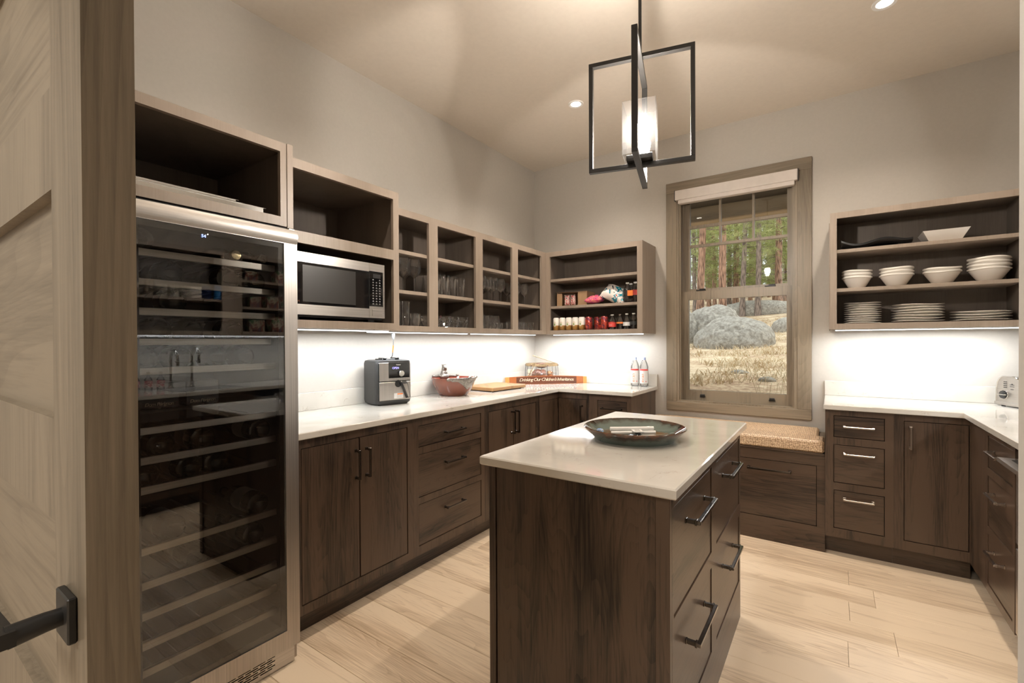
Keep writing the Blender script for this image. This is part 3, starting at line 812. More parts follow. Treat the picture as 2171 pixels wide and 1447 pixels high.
ct = thing('countertop', 'cream speckled quartz countertop under the white dishes with the toaster on it', 'countertop', (.9, 3.0, Z0))
m = MB(); poly_slab(m, [(-.0415, YB - .002), (-.0415, 3.3632), (.5744, 3.3632), (.5744, .45), (XR - .002, .45), (XR - .002, YB - .002)], Z0, Z1); obj('slab', m, M['quartz'], ct)
m = MB(); m.box(-.0415, XR - .0225, YB - .022, YB - .002, Z1 + .0002, 1.017, .0015); obj('backsplash', m, M['quartz'], ct)
m = MB(); m.box(XR - .022, XR - .002, .45, YB - .002, Z1 + .0002, 1.017, .0015); obj('backsplash', m, M['quartz'], ct)

# window seat
wsx0, wsx1 = -1.249, -.0335
FS = F_back(3.415)
ws = thing('window_bench', 'dark walnut window seat bench with a wide drawer', 'bench', (-.64, 3.7, 0))
obj('face_frame', grid_plate(MB(), (wsx0, wsx1, 0, .600), [(-.60, -.075, .150, .527), (-1.20, -.65, .150, .527)], FS, 0, .02), M['wal_x'], ws)
m = MB(); fbox(m, FS, wsx0 + .002, wsx1 - .002, .0, .592, .0225, YB - 3.415 - .003); obj('carcass', m, M['wal_x'], ws)
m = MB(); m.box(wsx0 + .0005, wsx1 - .0005, 3.41, YB - .003, .5925, .604, .002); obj('seat_board', m, M['wal_x'], ws)
front(FS, ws, 'drawer', (-.60, -.075, .150, .527), 'wal_x', (-.336, .468, .235, False), 'pullL')
front(FS, ws, 'drawer', (-1.20, -.65, .150, .527), 'wal_x', (-.925, .468, .235, False), 'pullL')
cu = thing('seat_cushion', 'tan woven seagrass seat cushion on the window bench', 'cushion', (-.64, 3.68, .6045))
m = MB(); m.smooth = True; m.box(wsx0 + .01, -.037, 3.408, 3.60, .6045, .683, .012); m.box(wsx0 + .01, -.072, 3.59, YB - .032, .6045, .682, .012)
obj('cushion_pad', m, M['weave'], cu)
m = MB(); m.box(-.071, -.036, 3.602, 3.93, .6045, .655, .002); tag(obj('end_board', m, M['alder_x'], None), 'short brown wooden board between the cushion and the drawers', 'board')

# ---------------------------------------------------------------- island
IX0, IX1, IY0, IY1 = -.962, -.355, 1.248, 2.398
FI = lambda u, z, d: (IX1 - d, u, z)
isl = thing('kitchen_island', 'dark walnut kitchen island with four big drawers', 'island', (-.66, 1.82, 0))
c1, c2 = (1.286, 1.768), (1.852, 2.366)
fr_ = [('drawer', (*c1, .541, .848), (1.54, .768, .235, False)), ('drawer', (*c1, .180, .486), (1.54, .408, .235, False)),
       ('drawer', (*c2, .541, .848), (2.09, .768, .225, False)), ('drawer', (*c2, .180, .486), (2.09, .408, .225, False))]
obj('face_frame', grid_plate(MB(), (IY0 + .0205, IY1, 0, ZT), [f[1] for f in fr_], FI, 0, .02), M['wal_y'], isl)
m = MB(); m.box(IX0 + .004, IX1 - .0225, IY0 + .022, IY1 - .002, 0, ZT); obj('carcass', m, M['wal_z'], isl)
for kind, r, hd in fr_: front(FI, isl, kind, r, 'wal_y', hd, 'pullL')
m = MB(); m.box(IX0 + .028, IX1 - .04, IY0 + .006, IY0 + .0215, 0, ZT, .001); obj('end_panel', m, M['wal_z'], isl)
m = MB(); m.box(IX0, IX0 + .0255, IY0, IY0 + .0215, 0, ZT, .0015); obj('corner_post', m, M['wal_z'], isl)
m = MB(); m.box(IX1 - .039, IX1, IY0, IY0 + .0202, 0, ZT, .0015); obj('corner_post', m, M['wal_z'], isl)
m = MB(); m.box(IX0, IX0 + .0035, IY0 + .022, IY1, 0, ZT); obj('side_panel', m, M['wal_z'], isl)
it = MB(); poly_slab(it, [(-.9836, 1.2249), (-.3316, 1.2249), (-.3316, 2.4224), (-.9836, 2.4224)], Z0, Z1, .004)
tag(obj('island_worktop', it, M['quartz']), 'cream speckled quartz worktop on the island with a platter on it', 'worktop')

# ---------------------------------------------------------------- open upper cabinets
def upper(name, label, F, u0, u1, z0, z1, depth, openings, shelf_spans, shelf_z, ends=(True, True), backm='taupe_shaded', group=None):
    a = Vector(F((u0 + u1) / 2, z0, depth / 2))
    root = thing(name, label, 'shelf cabinet', tuple(a))
    obj('face_frame', grid_plate(MB(), (u0, u1, z0, z1), openings, F, 0, .019), M['taupe'], root)
    t = .018
    e0, e1 = (t if ends[0] else -.001), (t if ends[1] else -.001)
    m = MB(); grid_plate(m, (u0, u1, z0 + .010, z1), [(u0 + e0, u1 - e1, z0 + .028, z1 - t)], F, .0192, depth)
    obj('carcass', m, M['taupe_shaded'], root)
    m = MB(); fbox(m, F, u0 + t, u1 - t, z0 + .0285, z1 - t - .0002, depth - .008, depth - .0005); obj('back_panel', m, M['taupe_shaded'], root)
    for (a0, a1) in shelf_spans:
        for z in shelf_z:
            m = MB(); fbox(m, F, a0 + .001, a1 - .001, z - .022, z, .0215, depth - .009, .001)
            obj('shelf', m, M['taupe'], root)
    return root
# tall housing over the wine fridge
FT = F_left(-1.832)
hz = upper('fridge_housing_cabinet', 'deep open taupe cabinet directly above the wine fridge', FT, .432, 1.060, 1.775, 2.112, XL * -1 - 1.832 - .003, [(.47, 1.008, 1.812, 2.075)], [], [])
# seam and filler
m = MB(); m.box(-1.855, -1.829, 1.0345, 1.0605, 0.0, 2.114, .001)
obj('filler_stile', m, M['taupe'], hz)
m = MB(); m.box(XL + .003, -1.875, .432, .446, 0, 1.7745); obj('side_panel', m, M['taupe_shaded'], hz)
# trays lying in it
def tray(loc, L, Wd, H, label):
    t = thing('metal_tray', label, 'tray', loc)
    m = MB()
    m.box(-Wd / 2, Wd / 2, -L / 2, L / 2, 0, .0015)
    for (a, b2, c, d) in ((-Wd / 2, -Wd / 2 + .002, -L / 2, L / 2), (Wd / 2 - .002, Wd / 2, -L / 2, L / 2), (-Wd / 2, Wd / 2, -L / 2, -L / 2 + .002), (-Wd / 2, Wd / 2, L / 2 - .002, L / 2)):
        m.box(a, b2, c, d, 0.001, H)
    obj('pan', m, M['steelp'], t, local=True)
    m = MB(); grid_plate(m, (-Wd / 2 - .006, Wd / 2 + .006, -L / 2 - .006, L / 2 + .006), [(-Wd / 2 + .002, Wd / 2 - .002, -L / 2 + .002, L / 2 - .002)], lambda u, z, d: (u, z, H + d), 0, .0015); obj('rim', m, M['steelp'], t, local=True)
    return t
tray((-2.07, .71, 1.8035), .50, .40, .034, 'wide shallow steel tray lying in the cabinet above the wine fridge')
tray((-2.08, .66, 1.838), .42, .36, .016, 'narrower steel tray resting on top of the wide tray')
# microwave housing
XM = -1.938; FMW = F_left(XM)
upper('microwave_cabinet', 'open taupe cabinet holding the microwave with an empty cubby on top', FMW, 1.0615, 1.722, 1.368, 2.112, -XL + XM - .003,
      [(1.10, 1.684, 1.404, 1.745), (1.10, 1.684, 1.797, 2.070)], [(1.0805, 1.703)], [1.795])
# left wall open cabinets
XU = -2.14; FU = F_left(XU); du = -XL + XU - .003
upper('glassware_cabinet', 'open taupe wall cabinet of glassware beside the microwave', FU, 1.7225, 2.672, 1.368, 2.11, du,
      [(1.765, 2.155, 1.403, 2.068), (2.236, 2.632, 1.403, 2.068)], [(1.742, 2.652)], [1.622, 1.866])
upper('glassware_cabinet', 'open taupe wall cabinet of stemware nearest the corner', FU, 2.6725, YB - .006, 1.368, 2.11, du,
      [(2.714, 3.102, 1.403, 2.068), (3.185, 3.562, 1.403, 2.068), (3.641, YB - .02, 1.37, 2.10)], [(2.692, 3.60)], [1.622, 1.866], ends=(True, False))
m = MB(); m.box(XL + .012, XU - .02, 3.605, 3.622, 1.397, 2.09); obj('side_panel', m, M['taupe_shaded'], bpy.data.objects['glassware_cabinet.001'])
YU = 3.64; FUB = F_back(YU); dub = YB - YU - .003
ub = upper('pantry_cabinet', 'open taupe wall cabinet of snacks and drinks beside the window', FUB, XU + .0005, -1.251, 1.368, 2.11, dub,
      [(-2.102, -1.291, 1.403, 2.068)], [(-2.120, -1.271)], [1.622, 1.866])
m = MB(); m.box(-1.2505, -1.2455, YU, YB - .003, 1.366, 2.112, .001); obj('end_panel', m, M['taupe'], ub)
# dish cabinet right of the window
dc = upper('dish_cabinet', 'open taupe wall cabinet of white dishes on the other side of the window', FUB, -.0100, .879, 1.373, 2.122, dub,
      [(.0265, .845, 1.408, 2.084)], [(.009, .861)], [1.636, 1.886])
m = MB(); m.box(-.0150, -.0105, YU + .001, YB - .003, 1.371, 2.06, .001); obj('end_panel', m, M['taupe'], dc)
# right wall cabinets (mirrored in the fridge door)
FUR = F_right(.88); dur = XR - .88 - .003
upper('mug_cabinet', 'open taupe wall cabinet of mugs over the sink', FUR, 1.22, 2.006, 1.373, 2.122, dur, [(1.26, 1.92, 1.408, 2.084)], [(1.24, 1.988)], [1.69])
upper('food_cabinet', 'open taupe wall cabinet of food boxes past the sink', FUR, 2.0065, 2.90, 1.373, 2.122, dur, [(2.09, 2.86, 1.408, 2.084)], [(2.025, 2.882)], [1.64, 1.89])
upper('wall_cabinet', 'open taupe wall cabinet tucked in the corner by the dishes', FUR, 2.9005, YU - .002, 1.373, 2.122, dur, [(2.94, 3.56, 1.408, 2.084)], [(2.919, 3.62)], [1.64, 1.89])

# ---------------------------------------------------------------- led strips under the cabinets
def led(x0, x1, y0, y1, z, label):
    t = thing('led_strip', label, 'light', ((x0 + x1) / 2, (y0 + y1) / 2, z))
    m = MB(); m.box(x0 - .004, x1 + .004, y0 - .004, y1 + .004, z + .005, z + .0085, .0005); obj('channel', m, M['whitep'], t)
    m = MB(); m.box(x0, x1, y0, y1, z + .001, z + .005); obj('diffuser', m, M['led'], t)
led(-2.02, -2.0, 1.08, 1.70, 1.3585, 'glowing light strip under the microwave cabinet')
led(-2.25, -2.23, 1.75, 2.64, 1.3585, 'glowing light strip under the glassware cabinet beside the microwave')
led(-2.25, -2.23, 2.70, 3.60, 1.3585, 'glowing light strip under the stemware cabinet')
led(-2.12, -1.28, 3.74, 3.76, 1.3585, 'glowing light strip under the pantry cabinet')
led(.02, .86, 3.74, 3.76, 1.3635, 'glowing light strip under the white dishes')
led(.97, .99, 1.25, 3.50, 1.3635, 'glowing light strip over the sink')

# ---------------------------------------------------------------- wine fridge
wf = thing('wine_refrigerator', 'tall stainless wine fridge with a glass door', 'refrigerator', (-2.1, .75, 0))
FYa, FYb = .452, 1.052
m = MB()
BX0, BX1 = XL + .02, -1.836
for (x0, x1, y0, y1, z0, z1) in ((BX0, BX1, FYa, FYa + .04, .085, 1.77), (BX0, BX1, FYb - .055, FYb - .02, .085, 1.77), (BX0, BX0 + .04, FYa + .04, FYb - .055, .085, 1.77),
                                 (BX0 + .04, BX1, FYa + .04, FYb - .055, .085, .15), (BX0 + .04, BX1, FYa + .04, FYb - .055, 1.71, 1.77), (BX0 + .04, BX1 - .02, FYa + .04, FYb - .055, 1.10 - .03, 1.10 - .022)):
    m.box(x0, x1, y0, y1, z0, z1)
obj('cabinet_lining', m, M['fridgein'], wf)
# door frame with rounded top rail
dfm = MB(); grid_plate(dfm, (FYa, FYb, .078, 1.755), [(.505, .998, .150, 1.697)], lambda u, z, d: (-1.79 - d, u, z), 0, .040)
dfo = obj('door_frame', dfm, M['steelz'], wf)
m = MB(); m.smooth = True
n = 12
for i in range(n + 1):
    t = i / n; z = 1.699 + t * .056; x = -1.7895 + .007 * math.sin(PI * t)
    m.v.append(Vector((x, FYa, z))); m.v.append(Vector((x, FYb, z)))
for i in range(n): m.face((2 * i, 2 * i + 1, 2 * i + 3, 2 * i + 2))
m.smooth = False
m.face([2 * i for i in range(n + 1)]); m.face([2 * i + 1 for i in range(n + 1)])
obj('top_rail', m, M['steel'], dfo)
m = MB(); grid_plate(m, (.5055, .9975, .1505, 1.6965), [(.53, .978, .17, 1.677)], lambda u, z, d: (-1.797 - d, u, z), 0, .004); obj('glass_border', m, M['blackp'], dfo)
m = MB(); m.box(-1.7965, -1.7925, .5055, .9975, .1505, 1.6965); obj('glass_pane', m, M['fpane'], dfo)
m = MB(); m.box(-1.86, -1.80, FYb - .03, FYb - .004, 1.7555, 1.764, .002); obj('hinge', m, M['blackp'], wf)
slots = []
for r_ in range(6):
    z = .020 + r_ * .0085; y = .90 + (.027 if r_ % 2 else 0) - .054 * 7
    while y < .958:
        a = max(y, .56); b2 = min(y + .046, .958)
        if b2 - a > .012: slots.append((a, b2, z, z + .0045))
        y += .054
m = MB(); grid_plate(m, (FYa, 1.038, .004, .0765), slots, lambda u, z, d: (-1.808 - d, u, z), 0, .012); obj('kick_plate', m, M['steel'], wf)
m = MB(); m.box(-1.834, -1.822, FYa, 1.036, .0, .076); obj('vent_backing', m, M['fridgein'], wf)
bars = [(1.588, 1.613), (1.492, 1.515), (1.394, 1.419), (1.295, 1.318), (1.197, 1.221), (1.001, 1.025), (.902, .928), (.805, .831), (.606, .631), (.492, .518), (.392, .418), (.294, .321), (.205, .230)]
for i, (a, b2) in enumerate(bars):
    e = .974 if i == 3 else .992
    m = MB(); m.box(-1.866, -1.850, .495, e, a, b2, .0012)
    r_ = obj('rack', m, M['steel'], wf)
    m = MB()
    for k in range(7):
        yy = .52 + k * .073; m.box(-2.40, -1.867, yy - .005, yy + .005, a + .002, a + .008)
    obj('rack_rails', m, M['fridgein'], r_)
dg = text_mb('54', .015, frameM((-1.7915, .705, 1.668), (0, 1, 0), (0, 0, 1)), .0002)
obj('display_digits', dg, M['digit'], wf)
m = MB(); m.ball((-1.7915, .7255, 1.6805), .0015); obj('indicator_light', m, M['lens'], wf)

def bottle_mesh(neck_out=False):
    m = MB(); m.smooth = True
    prof = [(0.0, .022), (.018, .016), (.030, .004), (.034, .0), (.041, .003), (.044, .012), (.044, .17), (.040, .195), (.018, .235), (.0145, .25), (.0145, .29), (.0165, .292), (.0165, .304), (.0, .304)]
    m.lathe(prof, 24)
    m.xf(Matrix.Rotation(PI / 2, 4, 'Y') if neck_out else Matrix.Rotation(-PI / 2, 4, 'Y'))
    return m
ordn = ['top', 'second', 'third', 'fourth', 'fifth', 'sixth', 'seventh', 'eighth', 'ninth', 'tenth', 'eleventh']
B0 = None
BOT = [(2, .646), (2, .833), (2, .93), (3, .654), (4, .608), (4, .705), (4, .843), (5, .569), (5, .672), (5, .784), (5, .885),
       (7, .613), (7, .743), (7, .945), (8, .566), (8, .698), (8, .786), (9, .645), (10, .706), (9, .937), (10, .918)]
place_words = {2: 'second', 3: 'third', 4: 'fourth', 5: 'fifth', 7: 'seventh', 8: 'eighth', 9: 'ninth', 10: 'tenth'}
for r_, yy in BOT:
    z = bars[r_ - 1][0] + .008 + .044
    mates = sorted(q[1] for q in BOT if q[0] == r_)
    lab = 'dark bottle end on the %s rack from the top, %s along' % (place_words[r_], ('first', 'second', 'third', 'fourth')[mates.index(yy)])
    if B0 is None:
        B0 = thing('wine_bottle', lab, 'bottle', (-1.884, yy, z), 0, 'bottles in the wine fridge')
        obj('bottle_glass', bottle_mesh(), M['bottlegl'], B0, local=True)
        m = MB(); m.smooth = True; m.lathe([(.0447, .06), (.0447, .14)], 24); m.xf(Matrix.Rotation(-PI / 2, 4, 'Y')); obj('paper_label', m, M['greyprint'], B0, local=True)
        KIDS[B0.name] = kids(B0)
    else:
        nb = dup(B0, (-1.884, yy, z), 0, lab)
for yy, mt, lab in ((.862, 'foil', 'champagne bottle with a gold foil neck sticking out of the top rack'), (.964, 'silverfoil', 'champagne bottle with a silver foil neck sticking out of the top rack')):
    t = thing('champagne_bottle', lab, 'bottle', (-2.20, yy, bars[0][0] + .052))
    obj('bottle_glass', bottle_mesh(True), M['bottlegl'], t, local=True)
    m = MB(); m.smooth = True; m.lathe([(.0155, .24), (.0155, .285), (.0185, .292), (.0195, .305), (.017, .315), (0, .317)], 20); m.xf(Matrix.Rotation(PI / 2, 4, 'Y')); obj('foil_cap', m, M[mt], t, local=True)
for i, (ya, yb, lab) in enumerate(((.553, .672, 'black champagne gift box with gold script, near the door leaf'), (.692, .80, 'black champagne gift box with gold script, near the middle of the fridge'))):
    t = thing('gift_box', lab, 'box', (-2.05, (ya + yb) / 2, 1.034), 0, 'black boxes in the wine fridge')
    m = MB(); m.box(-2.25, -1.895, ya, yb, 1.034, 1.165, .002); obj('box_body', m, M['blackp'], t)
    tm = text_mb('Dom Pérignon', .0165, frameM((-1.8945, (ya + yb) / 2, 1.088), (0, 1, 0), (0, 0, 1)), .0002, 'CENTER', .25, .85); obj('lettering', tm, M['gold_print'], t)
    m = MB(); m.box(-1.8946, -1.8942, (ya + yb) / 2 - .004, (ya + yb) / 2 + .004, 1.072, 1.080); obj('emblem', m, M['gold_print'], t)
def bag(mb, c, rx, ry, rz, tilt=0):
    mb.smooth = True
    def fn(d):
        return 1 + .12 * noise.noise(d * 3.1 + Vector(c) * 7)
    mb.ball(c, rx, ry, rz, 20, 12, fn)
m = MB(); bag(m, (0, 0, 0), .05, .045, .04); single('plastic_bag', m, M['glass'], 'crumpled clear plastic bag on the top rack of the wine fridge', 'bag', (-1.93, .565, 1.655))

# ---------------------------------------------------------------- microwave
mw = thing('microwave_oven', 'stainless microwave with black glass door in the taupe cabinet', 'microwave', (-2.1, 1.35, 1.41))
MX = -1.945; FM = F_left(MX)
m = MB(); fbox(m, FM, 1.105, 1.628, 1.418, 1.706, .022, .42); obj('oven_body', m, M['blackp'], mw)
md = obj('oven_door', grid_plate(MB(), (1.105, 1.5285, 1.428, 1.708), [(1.100, 1.53, 1.474, 1.664)], FM, .0, .02), M['steel'], mw)
m = MB(); fbox(m, FM, 1.105, 1.5285, 1.475, 1.663, .003, .02); obj('door_glass', m, M['blackgl'], md)
mesh_m = plain('perforated_screen', (0.028, 0.026, 0.024), 0.35, nscale=700, noise_amt=0.95)
m = MB(); fbox(m, FM, 1.17, 1.45, 1.487, 1.652, .0022, .003); obj('screen', m, mesh_m, md)
obj('lettering', text_mb('art', .016, frameM((MX + .0002, 1.135, 1.483), (0, 1, 0), (0, 0, 1)), .0002), M['copper'], md)
pn = obj('control_panel', grid_plate(MB(), (1.531, 1.628, 1.428, 1.708), [(1.5312, 1.618, 1.487, 1.668)], FM, 0, .02), M['steel'], mw)
m = MB(); fbox(m, FM, 1.5312, 1.618, 1.4875, 1.6675, .002, .02, .002); obj('keypad', m, M['blackgl'], pn)
m = MB(); fbox(m, FM, 1.555, 1.603, 1.634, 1.655, .001, .002); obj('display', m, M['fridgein'], pn)
m = MB()
for cidx, yy in enumerate((1.556, 1.577, 1.598)):
    for k in range(10):
        z = 1.624 - k * .0138
        if cidx == 1 and k < 1: continue
        w_ = .009
        fbox(m, FM, yy - w_ / 2, yy + w_ / 2, z - .0016, z + .0012, .0012, .002)
        fbox(m, FM, yy - .002, yy + .002, z + .002, z + .0042, .0012, .002)
obj('key_marks', m, M['greyprint'], pn, kind='stuff')
m = MB(); fbox(m, FM, 1.547, 1.613, 1.438, 1.472, -.002, .001, .003); obj('door_button', m, M['steel'], pn)
m = MB()
for yy in (1.16, 1.58): fbox(m, FM, yy - .02, yy + .02, 1.4045 - .0085, 1.418, .05, .09)
obj('foot', m, M['blackp'], mw)

# ---------------------------------------------------------------- downlights and pendant
for i, (x, y) in enumerate(DOWN):
    if i > 1: continue
    lab = ['round recessed ceiling downlight beside the pendant lamp', 'round recessed ceiling downlight cut off by the top edge over the dishes'][i]
    t = thing('recessed_downlight', lab, 'light', (x, y, CEIL))
    m = MB(); m.smooth = True; m.lathe([(.036, -.004), (.052, -.007), (.055, 0)], 32, (x, y, CEIL)); obj('trim_ring', m, M['whitep'], t)
    m = MB(); m.lathe([(.0001, -.0035), (.037, -.0035)], 32, (x, y, CEIL)); obj('lens', m, M['lens'], t)
for (x, y) in DOWN[2:]:
    lab = 'round recessed ceiling downlight above the wine fridge' if x < 0 else 'round recessed ceiling downlight above the sink'
    t = thing('recessed_downlight', lab, 'light', (x, y, CEIL))
    m = MB(); m.lathe([(.036, -.004), (.052, -.007), (.055, 0)], 32, (x, y, CEIL)); obj('trim_ring', m, M['whitep'], t)
    m = MB(); m.lathe([(.0001, -.0035), (.037, -.0035)], 32, (x, y, CEIL)); obj('lens', m, M['lens'], t)
pd = thing('pendant_lamp', 'black pendant lamp of two crossed rectangular frames around a glass box', 'lamp', (PEND.x, PEND.y, 2.0), math.radians(13.9))
T = .011
def rect_frame(half, z0, z1, axis, wd=.0085, dp=.011):
    m = MB()
    def bx(a0, a1, z0_, z1_):
        if axis == 'x': m.box(a0, a1, -dp, dp, z0_, z1_, .001)
        else: m.box(-dp, dp, a0, a1, z0_, z1_, .001)
    bx(-half, half, z0, z0 + 2 * wd); bx(-half, half, z1 - 2 * wd, z1)
    bx(-half, -half + 2 * wd, z0 + 2 * wd, z1 - 2 * wd); bx(half - 2 * wd, half, z0 + 2 * wd, z1 - 2 * wd)
    return m
obj('frame', rect_frame(.206, .0, .452, 'x'), M['black'], pd, local=True)
obj('frame', rect_frame(.218, -.019, .436, 'y'), M['black'], pd, local=True)
m = MB(); m.cyl((0, 0, .43), (0, 0, CEIL - 2.0 - .02), .0065, 12); obj('rod', m, M['black'], pd, local=True)
m = MB(); m.smooth = True; m.lathe([(0.0001, -.022), (.058, -.022), (.062, -.018), (.062, 0)], 28, (0, 0, CEIL - 2.0)); obj('canopy', m, M['black'], pd, local=True)
S_ = .064
m = MB()
for (x0, x1, y0, y1) in ((-S_, S_, -S_, -S_ + .004), (-S_, S_, S_ - .004, S_), (-S_, -S_ + .004, -S_ + .004, S_ - .004), (S_ - .004, S_, -S_ + .004, S_ - .004)):
    m.box(x0, x1, y0, y1, .038, .245, .0008)
obj('glass_shade', m, M['shade'], pd, local=True)
m = MB(); m.box(-.05, .05, -.05, .05, .0175, .037, .001); obj('shade_holder', m, M['black'], pd, local=True)
m = MB(); m.cyl((0, 0, .037), (0, 0, .075), .016, 16); obj('socket', m, M['whitep'], pd, local=True)
m = MB(); m.smooth = True; m.lathe([(.013, .076), (.02, .10), (.03, .125), (.032, .145), (.024, .167), (.0001, .176)], 20); obj('bulb', m, M['bulb'], pd, local=True)

# ---------------------------------------------------------------- glassware
def glass_lathe(prof, seg=20):
    m = MB(); m.smooth = True; m.lathe(prof, seg); return m
WINE = [(.0001, .0015), (.034, .0), (.035, .002), (.008, .006), (.0036, .012), (.0034, .085), (.008, .095), (.030, .113), (.042, .138), (.044, .158), (.039, .190), (.032, .218)]
WINE2 = [(.0001, .0015), (.031, .0), (.032, .002), (.007, .006), (.0034, .012), (.0032, .075), (.008, .083), (.027, .098), (.037, .120), (.038, .135), (.033, .165), (.028, .188)]
TALL = [(.0001, .006), (.024, .006), (.026, .0), (.028, .003), (.033, .14)]
TALL2 = [(.0001, .004), (.020, .004), (.022, .0), (.0245, .004), (.027, .165)]
SHORT = [(.0001, .008), (.030, .008), (.032, .0), (.034, .003), (.037, .092)]
ROUND = [(.0001, .003), (.018, .0), (.033, .016), (.041, .042), (.040, .070), (.032, .112)]
SMALL = [(.0001, .005), (.020, .003), (.024, .0), (.027, .010), (.030, .062)]
def cut_mesh():
    m = MB(); seg = 16
    prof = [(.0001, .010), (.034, .010), (.036, .0), (.039, .003), (.036, .02), (.040, .038), (.037, .055), (.041, .070), (.040, .085)]
    m.lathe(prof, seg)
    m.xf(Matrix.Identity(4))
    for i, v in enumerate(m.v):
        r_ = i // seg
        if r_ in (4, 6): v.rotate(Matrix.Rotation(PI / seg, 3, 'Z'))
    return m
def glasses(name, mesh, spots, label, group):
    def lb(p): return '%s, %s row, %s from the microwave side' % (label, ('front', 'second', 'back')[p[3]], ('first', 'second', 'third', 'fourth')[p[4]])
    o = single(name, mesh, M['glass'], lb(spots[0]), 'glass', spots[0][:3], 0, group)
    for p in spots[1:]:
        c = o.copy(); COL.objects.link(c); c.location = p[:3]; c['label'] = lb(p)
    return o
ZB, ZM = 1.3965, 1.6222
jit = lambda a: a + random.uniform(-.004, .004)
def rows(xs, ys, z, r0=0, c0=0): return [(jit(x), jit(y), z, i + r0, j + c0) for i, x in enumerate(xs) for j, y in enumerate(ys)]
glasses('wine_glass', glass_lathe(WINE), rows((-2.215, -2.31, -2.405), (1.905, 2.005, 2.10), ZM), 'large wine glass in the first bay', 'large wine glasses beside the microwave')
glasses('tumbler', glass_lathe(TALL2, 16), rows((-2.21, -2.29), (1.80, 1.872, 1.944, 2.016), ZB), 'tall tumbler in the first bay', 'tall tumblers beside the microwave')
glasses('tumbler', glass_lathe(SHORT, 18), rows((-2.21, -2.30), (2.09,), ZB, 0, 3) + rows((-2.38,), (1.83, 1.93, 2.03), ZB, 2, 0), 'short tumbler in the first bay', 'short tumblers beside the microwave')
glasses('highball_glass', glass_lathe(TALL, 18), rows((-2.205, -2.285, -2.37), (2.29, 2.37, 2.45, 2.53), ZM), 'highball glass in the second bay', 'highball glasses in the second bay')
glasses('lowball_glass', cut_mesh(), rows((-2.205, -2.30), (2.285, 2.375, 2.465, 2.555), ZB), 'cut crystal lowball in the second bay', 'cut crystal lowballs in the second bay')
glasses('wine_glass', glass_lathe(WINE2), rows((-2.21, -2.295, -2.38), (2.79, 2.87, 2.95, 3.03), ZM), 'wine glass in the third bay', 'wine glasses in the third bay')
glasses('stemless_glass', glass_lathe(ROUND), rows((-2.21, -2.31), (2.775, 2.865, 2.955), ZB), 'round stemless glass in the third bay', 'stemless glasses in the third bay')
glasses('small_tumbler', glass_lathe(SMALL, 16), rows((-2.21, -2.29), (3.03, 3.095), ZB), 'small tumbler in the third bay', 'small tumblers in the third bay')
glasses('wine_glass', glass_lathe(WINE2), rows((-2.215, -2.31), (3.275, 3.40), ZM), 'wine glass in the corner bay', 'wine glasses nearest the corner')
glasses('small_tumbler', glass_lathe([(.0001, .004), (.016, .0), (.028, .015), (.033, .040), (.028, .078)], 16), rows((-2.205, -2.285), (3.255, 3.33, 3.405, 3.48), ZB), 'small rounded glass in the corner bay', 'small glasses nearest the corner')

# ---------------------------------------------------------------- pantry cabinet
t = thing('cardboard_box', 'open brown cardboard box of sweet packets on the pantry shelf', 'box', (-1.93, 3.80, ZM))
def slabm(pts, th=.003):
    pass
m = MB(); m.box(-2.075, -1.775, 3.73, 3.90, ZM, ZM + .003); obj('bottom', m, M['card'], t)
m = MB(); m.box(-2.075, -1.775, 3.897, 3.90, ZM + .003, ZM + .125); obj('panel', m, M['card'], t)
m = MB(); m.box(-2.075, -2.072, 3.73, 3.897, ZM + .003, ZM + .125); obj('panel', m, M['card'], t)
m = MB(); m.box(-1.778, -1.775, 3.73, 3.897, ZM + .003, ZM + .125); obj('panel', m, M['card'], t)
m = MB(); m.box(-2.075, -2.022, 3.727, 3.7298, ZM + .001, ZM + .118); obj('panel', m, M['card'], t)
m = MB(); m.box(-1.862, -1.775, 3.727, 3.7298, ZM + .001, ZM + .125); obj('panel', m, M['card'], t)
m = MB(); m.box(-2.09, -1.86, 3.74, 3.90, ZM + .1255, ZM + .128); m.xf(Matrix.Translation((-1.97, 3.8, 1.75)) @ Matrix.Rotation(.05, 4, 'Y') @ Matrix.Translation((1.97, -3.8, -1.75))); obj('flap', m, M['card'], t)
def pillow(c, rx, ry, rz, seed=0, n=18):
    """sealed bag: pinched at both ends, with crimped edges"""
    m = MB(); m.smooth = True
    for sgn in (1, -1):
        o = len(m.v)
        for i in range(n + 1):
            for j in range(n + 1):
                u, v = i / n * 2 - 1, j / n * 2 - 1
                h = max(0, (1 - abs(u) ** 3.2)) ** .55 * max(0, (1 - abs(v) ** 2.6)) ** .6
                w_ = 1 - .13 * (1 - u * u) * v * v
                nz = noise.noise(Vector((u * 2 + seed, v * 2, sgn))) * .35 + noise.noise(Vector((u * 5 + seed, v * 5, sgn))) * .16
                m.v.append(Vector((c[0] + rx * u * (1 - .1 * (1 - v * v) * u * u), c[1] + ry * v * w_, c[2] + sgn * rz * h * (1 + nz))))
        for i in range(n):
            for j in range(n):
                m.face((o + i * (n + 1) + j, o + (i + 1) * (n + 1) + j, o + (i + 1) * (n + 1) + j + 1, o + i * (n + 1) + j + 1))
    return m
for i, (px_, rz_) in enumerate(((-1.985, .2), (-1.925, -.15))):
    m = pillow((0, 0, 0), .050, .028, .018, i * 3); m.xf(Matrix.Rotation(PI / 2, 4, 'X') @ Matrix.Rotation(PI / 2, 4, 'Z'))
    single('sweet_packet', m, M['packet'], 'printed sweet packet standing in the cardboard box, %s' % ('by its side wall' if i == 0 else 'at its opening'), 'packet', (px_, 3.757, ZM + .056), rz_)
m = pillow((0, 0, 0), .075, .07, .032, 5); m.xf(Matrix.Rotation(.2, 4, 'X'))
